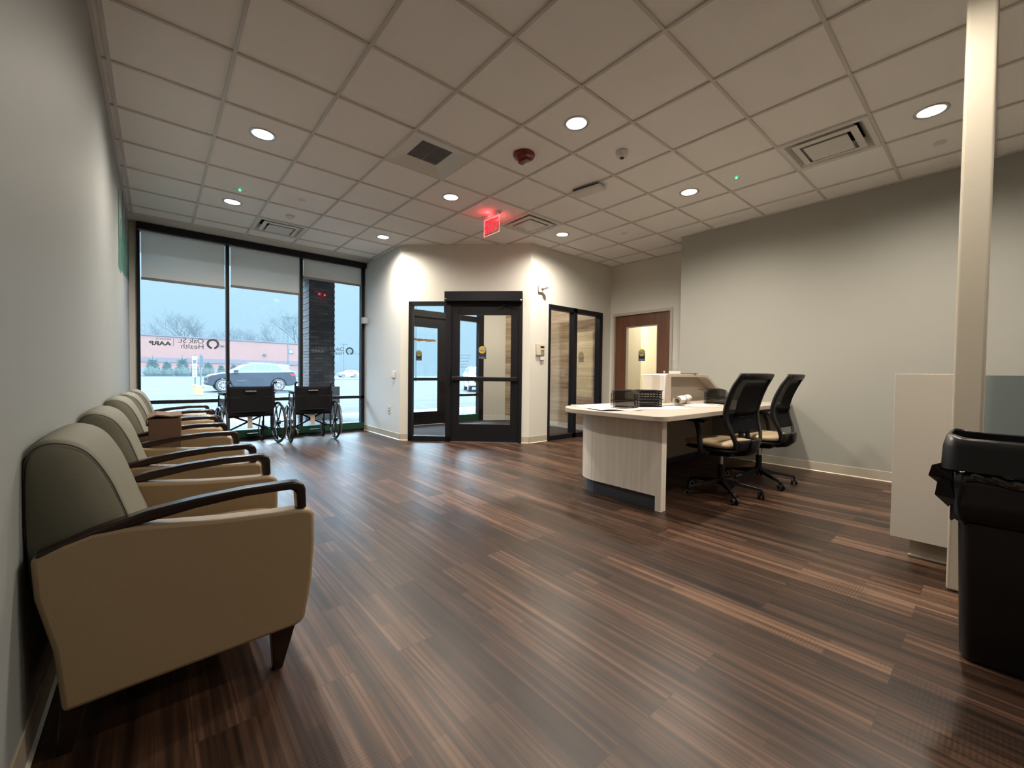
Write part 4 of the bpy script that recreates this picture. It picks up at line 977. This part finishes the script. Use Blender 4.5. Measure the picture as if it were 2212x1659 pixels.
# brick column
t = thing('brick_column', 'dark brick column on a concrete plinth outside the right window bay', 'column', (3.06, 8.33, -.02))
b = MB(); nrow = 38
for k in range(nrow):
    z = .72+k*.067; o_ = .0 if k % 2 else .006
    b.box(-.27-o_, .27+o_, -.33-o_, .33+o_, z, z+.061)
b.box(-.262, .262, -.322, .322, .7, .72+nrow*.067)
b.build('shaft', 'brick', t)
MB().box(-.36, .37, -.40, .40, 0, .74).build('plinth', 'concrete', t, bevel=.01)

# cars
def wheel(parent, x, y, r, s):
    w_ = MB().lathe([(0, -.1), (r*.62, -.1), (r*.66, -.11), (r*.95, -.11), (r, -.08), (r, .08), (r*.95, .11), (r*.66, .11), (r*.62, .1), (0, .1)], (0, 0, 0), 32, 'y').build('wheel', 'tyre', parent, smooth=False)
    w_.location = (x, y, r); d = MB()
    for k in range(10):
        a = 2*PI*k/10; d.box(.04, r*.64, -.012, .012, s*.098-.006, s*.098+.012, Matrix.Rotation(PI/2, 4, 'X') @ Matrix.Diagonal((1, 1, -1, 1)) @ Matrix.Rotation(a, 4, 'Z'))
    d.tube([(r*.63*math.cos(a), s*.106, r*.63*math.sin(a)) for a in [2*PI*i/32 for i in range(32)]], .012, 6, closed=True)
    d.lathe([(0, s*.10), (.06, s*.10), (.06, s*.12), (0, s*.12)], (0, 0, 0), 12, 'y')
    d.build('wheel_spokes', 'steel', w_)
def suv(lab, loc, rz, paint, dark=True):
    """faces -X; origin under the middle"""
    t = thing('parked_suv', lab, 'car', loc, rz)
    L_ = 4.65
    low = [(-2.10, .42), (-2.13, .62), (-2.08, .82), (-1.96, .93), (-1.55, 1.03), (-1.18, 1.08), (-.95, 1.10), (1.75, 1.16), (2.12, 1.18), (2.24, 1.12), (2.28, .85), (2.31, .62), (2.27, .42), (2.10, .33)]
    def arch(cx, r=.41): return [(cx+r*math.cos(a), .34+r*math.sin(a)*1.0) for a in [math.radians(5+170*i/12) for i in range(13)]]
    poly = low+[(1.80, .30)]+arch(1.345)+[(.9, .26), (-.9, .26)]+arch(-1.385)+[(-1.86, .33), (-2.0, .36)]
    MB().prism(poly, -.90, .90, 'y').build('body', paint, t, bevel=.05, bseg=3)
    cab = [(-1.12, 1.06), (-.55, 1.40), (-.20, 1.57), (.10, 1.63), (.9, 1.65), (1.6, 1.60), (1.98, 1.55), (2.02, 1.50), (1.93, 1.34), (2.14, 1.12)]
    b_ = MB(); n = len(cab); R = []
    for y, k in ((-.86, 0), (-.66, 1), (.66, 1), (.86, 0)): R.append(y)
    ra = [b_.bm.verts.new((x, -.86+.22*max(0, (z-1.1)/.55), z)) for x, z in cab]; rb = [b_.bm.verts.new((x, .86-.22*max(0, (z-1.1)/.55), z)) for x, z in cab]
    b_.bm.faces.new(ra); b_.bm.faces.new(list(reversed(rb)))
    for i in range(n): b_.bm.faces.new((ra[i], rb[i], rb[(i+1) % n], ra[(i+1) % n]))
    b_.build('cabin', paint, t, bevel=.03, bseg=2)
    def side(z, s): return s*(.865-.22*max(0, (z-1.1)/.55))
    for s in (-1, 1):
        for pts in ([(-.80, 1.15), (-.42, 1.42), (-.12, 1.54), (.16, 1.56), (.10, 1.16)], [(.18, 1.16), (.24, 1.56), (.95, 1.57), (.98, 1.17)], [(1.04, 1.17), (1.01, 1.57), (1.22, 1.55), (1.58, 1.30), (1.40, 1.19)]):
            g_ = MB(); V = [g_.bm.verts.new((x, side(z, s), z)) for x, z in pts]; g_.bm.faces.new(V); g_.build('window', 'carglass', t, solid=.012)
        ch = MB(); P = [(-.88, 1.14), (.1, 1.145), (1.42, 1.165), (1.62, 1.30), (1.24, 1.57)]; ch.tube([(x, side(z, s)+s*.006, z) for x, z in P], .014, 5); ch.build('window_trim', 'chrome', t)
        MB().prism(rrect(-.13, .10, -.07, .07, .04, 4), s*.93, s*1.06, 'y', Matrix.Translation((-.78, 0, 1.17))).build('mirror', paint, t, bevel=.02)
        MB().box(-.75, -.30, min(s*.895, s*.915), max(s*.895, s*.915), .60, .62).build('door_badge', 'chrome', t)
        MB().prism([(1.95, 1.02), (2.24, 1.06), (2.26, .96), (2.12, .90)], min(s*.70, s*.905), max(s*.70, s*.905), 'y').build('tail_lamp', 'tail', t)
        MB().prism([(-2.09, .84), (-1.86, .94), (-1.80, .88), (-2.10, .78)], min(s*.6, s*.905), max(s*.6, s*.905), 'y').build('head_lamp', 'chrome', t)
        MB().prism([(-2.13, .46), (-2.12, .66), (-2.06, .66), (-2.06, .46)], min(s*.62, s*.91), max(s*.62, s*.91), 'y').build('fog_lamp', 'chrome', t)
        for x in (1.345, -1.385): wheel(t, x, s*.80, .355, s)
    g_ = MB(); V = [g_.bm.verts.new(p) for p in ((-1.09, -.72, 1.10), (-1.09, .72, 1.10), (-.27, .60, 1.565), (-.27, -.60, 1.565))]; g_.bm.faces.new(V); g_.build('windscreen', 'carglass', t, solid=.02)
    MB().box(-2.15, -2.10, -.60, .60, .62, .78).build('grille', 'blkplas', t); MB().box(-2.15, -2.09, -.80, .85, .40, .52).build('bumper', 'blkplas' if dark else 'steel', t)
    MB().box(-.1, 1.5, -.60, -.57, 1.655, 1.685).box(-.1, 1.5, .57, .60, 1.655, 1.685).build('roof_rail', 'chrome', t)
    MB().box(1.9, 2.2, -.6, .6, 1.53, 1.56).build('spoiler', paint, t)
    return t
suv('dark grey SUV parked in the lot behind the wheelchairs', (4.42, 26.9, GZ), 0, 'carpaint')
suv('white SUV facing the building, seen through the entry door', (17.3, 21.6, GZ), math.radians(62), 'carwhite', False)
suv('distant pale SUV far across the lot, right of the brick column', (33.5, 95.0, GZ), math.radians(4), 'carwhite', False)

# sign posts with yellow sleeves
def signpost(x, y, rz, lab, wsign, m):
    t = thing('sign_post', lab, 'sign post', (x, y, GZ), rz, 'parking sign posts with yellow bases')
    MB().lathe([(0, 0), (.095, 0), (.095, .40), (.08, .43), (0, .44)], seg=20).build('base_sleeve', 'bollard', t, smooth=False)
    MB().lathe([(0, .42), (.03, .42), (.03, 1.95), (0, 1.95)], seg=10).build('post', 'signback', t)
    MB().box(-wsign/2, wsign/2, -.045, -.035, .82 if m == 'signface' else 1.33, 1.90).build('sign_panel', m, t, bevel=.004)
    if m == 'signface':
        b_ = MB()
        for k in range(6): b_.box(-wsign*.3, wsign*.3, -.049, -.045, .92+k*.15, .96+k*.15)
        b_.box(-wsign*.35, wsign*.35, -.049, -.045, 1.55, 1.72)
        b_.build('sign_print', 'signback', t)
    MB().box(-.05, .05, -.10, -.094, .33, .36).build('arrow_mark', 'blkplas', t)
signpost(1.74, 25.1, math.radians(-25), 'left parking sign post, light blue sign above a yellow base', .22, 'signface')
signpost(1.83, 22.96, math.radians(48), 'right parking sign post with its dark sign turned edgewise', .20, 'signback')

# long pink building, across the lot
def at(px, py, D):   # point at a given depth along a pixel ray of the photograph, used to lay out the far background
    d = fwd + rt*((px-1106)/896.78) - up*((py-829.5)/896.78); return Vector((CX, CY, H)) + d*D
A = at(240, 812, 84); B = at(652, 812, 112); A.z = B.z = GZ
d_ = (B-A); Lb = d_.length; ang = math.atan2(d_.y, d_.x)
t = thing('pink_store_building', 'long pink flat roofed building across the parking lot', 'building', A, ang)
MB().box(-45, Lb-.5, 0, 30, 0, 8.6).build('wall', 'pink', t); MB().box(-45, Lb-.4, -.12, .05, 2.9, 3.9).build('band', 'mauve', t)
MB().box(-45, Lb-.3, -.15, .2, 8.5, 8.75).build('parapet_cap', 'mauve', t); MB().box(-45, Lb-.4, -.2, 0, 0, 1.6).build('wall_base', mat('grey_block', (.10, .10, .11), .8), t)
MB().box(Lb-3.4, Lb-2.2, -.06, .02, 5.9, 7.0).build('square_window', 'mauve', t); MB().box(Lb-3.1, Lb-2.5, -.1, .02, 6.15, 6.75).build('vent_panel', 'carwhite', t)
for q in (Lb-9.5, Lb-18.5): MB().box(q, q+.7, -.35, 0, 5.2 if q > Lb-12 else 7.0, 5.6 if q > Lb-12 else 7.3).build('wall_lamp', 'signback', t)

# shrubs in front of it
def shrub(i):
    random.seed(40+i); b = MB()
    b.lathe([(0, 0), (1.15, 0), (1.3, .5), (1.1, 1.3), (.6, 2.2), (.25, 2.9), (0, 3.3)], seg=12)
    for k in range(420):
        h_ = random.uniform(.05, 3.3); a = random.uniform(0, 2*PI); r_ = 1.35*(1-h_/3.7)**.8+.04; l_ = random.uniform(.2, .55)*(1.6 if random.random() < .12 else 1)
        p = Vector((math.cos(a)*r_*.75, math.sin(a)*r_*.75, h_)); q_ = p+Vector((math.cos(a)*l_, math.sin(a)*l_, l_*random.uniform(.2, .75)))
        b.tube([p, (p+q_)/2+Vector((0, 0, -.03)), q_], .10, 4, r2=.012)
    b.tube([(0, 0, 2.6), (0, 0, 4.3)], .16, 4, r2=.02)
    return b.build('spruce_shrub', 'shrub')
sh = [shrub(i) for i in range(3)]
for i, (px, k) in enumerate(((330, 1.0), (361, .85), (394, 1.08), (421, .7), (450, .92), (478, .72), (505, .8), (538, .75), (566, .7))):
    P = at(px, 812, 80+3*i*.9); P.z = GZ
    o = sh[i % 3] if i < 3 else sh[i % 3].copy()
    if i >= 3: COL.objects.link(o)
    o.location = P; o.scale = (k*.95,)*3; o.rotation_euler.z = i*1.3
    tag(o, ['leftmost spiky evergreen shrub in front of the pink building', 'low spiky evergreen shrub second from the left', 'tallest spiky evergreen shrub left of the sign posts', 'small shrub partly behind the parking sign posts', 'evergreen shrub just right of the sign posts',
            'evergreen shrub above the nose of the dark car', 'evergreen shrub right of the left window mullion', 'shrub above the windscreen of the dark car', 'rightmost evergreen shrub behind the dark car roof'][i], 'shrub', 'spiky evergreen shrubs in front of the pink building')

# bare trees behind it
def tree(seed, hgt):
    random.seed(seed); b = MB()
    def br(p, d, l, r, n):
        k = 3; pts = [p]
        for i in range(k):
            d = (d+Vector((random.uniform(-.2, .2), random.uniform(-.2, .2), random.uniform(-.02, .12)))).normalized(); pts.append(pts[-1]+d*l/k)
        b.tube(pts, r, 4 if n < 4 else 5, caps=False, r2=r*.55)
        if n == 0: return
        for j in range(3 if n > 1 else 3):
            t_ = random.uniform(.45, 1.0); q_ = pts[min(k, int(t_*k))]
            a = random.uniform(0, 2*PI); sp_ = random.uniform(.45, .95)
            nd = (d+Vector((math.cos(a)*sp_, math.sin(a)*sp_, random.uniform(-.1, .35)))).normalized()
            br(q_, nd, l*random.uniform(.62, .82), r*.55, n-1)
    br(Vector((0, 0, 0)), Vector((0, 0, 1)), hgt*.36, hgt*.016, 6)
    return b.build('bare_tree', 'bark')
tr = [tree(3, 17), tree(11, 18), tree(23, 16)]
for i, (px, D, k) in enumerate(((318, 125, 1.15), (345, 138, .8), (398, 130, 1.18), (455, 132, 1.05), (487, 150, .8), (520, 140, .98), (568, 150, .9), (605, 150, 1.1), (640, 142, 1.3), (770, 215, .85), (690, 215, .75))):
    P = at(px, 812, D); P.z = GZ; o = tr[i % 3] if i < 3 else tr[i % 3].copy()
    if i >= 3: COL.objects.link(o)
    o.location = P; o.scale = (k*1.45, k*1.45, k*1.4); o.rotation_euler.z = i*2.1
    tag(o, ['bare tree at the far left edge of the window, above the pink building', 'smaller bare tree between the two leftmost large bare trees', 'large spreading bare tree above the left window lettering', 'large bare tree above the ring emblem in the left window bay', 'small bare tree hidden partly by the left window mullion',
            'bare tree just right of the left window mullion, above the pink building', 'low bare tree in the middle of the centre window bay', 'bare tree left of the tall lamp post in the centre bay', 'tallest bare tree, beside the lamp post and right window mullion',
            'faint bare tree at the right edge of the right window bay', 'faint distant bare tree partly behind the brick column'][i], 'tree', 'bare trees behind the pink building')
# lamp posts
def lamppost(P, h_, lab):
    t = thing('street_lamp', lab, 'street lamp', P, 0, 'parking lot lamps')
    MB().tube([(0, 0, 0), (0, 0, h_)], .13, 8, r2=.08).build('pole', 'signback', t); MB().box(-.95, .95, -.2, .2, h_, h_+.18).build('lamp_head', 'signback', t)
P = at(622, 812, 70); P.z = GZ; lamppost(P, 10.2, 'tall double headed parking lot lamp behind the dark SUV')
P = at(742, 808, 110); P.z = GZ; lamppost(P, 8.5, 'thin distant parking lot lamp right of the brick column')
P = at(898, 808, 60); P.z = GZ; lamppost(P, 16, 'distant pole seen through the glass of the outer door')
P = at(800, 808, 165); P.z = GZ
t = thing('distant_store', 'faint low building far away in the fog, right of the column', 'building', P, 0)
MB().box(-16, 60, 0, 14, 0, 5).build('wall', 'concrete', t); MB().box(-12, -4, 0, 12, 5, 8).build('gable', 'concrete', t)
t = thing('pavement_island', 'low curb island far across the lot, right of the brick column', 'curb', (30, 66, GZ)); MB().box(-16, 26, 0, 1.4, 0, .16).build('curb', 'concrete', t)

# fog over the lot
fm = bpy.data.materials.new('fog_air'); fm.use_nodes = True; n = fm.node_tree.nodes; l = fm.node_tree.links; n.clear()
oo = n.new('ShaderNodeOutputMaterial'); vs = n.new('ShaderNodeVolumeScatter'); vs.inputs['Color'].default_value = (.66, .90, 1, 1); vs.inputs['Density'].default_value = .00037; vs.inputs['Anisotropy'].default_value = 0.0
va = n.new('ShaderNodeVolumeAbsorption'); va.inputs['Color'].default_value = (.15, .15, .15, 1); va.inputs['Density'].default_value = .0042
ad = n.new('ShaderNodeAddShader'); l.new(vs.outputs[0], ad.inputs[0]); l.new(va.outputs[0], ad.inputs[1]); l.new(ad.outputs[0], oo.inputs['Volume'])
fog = MB().box(-90, 160, 10, 200, GZ+.01, 45).build('fog', fm); fog['kind'] = 'stuff'; fog['label'] = 'thin grey fog over the parking lot'; fog['category'] = 'fog'
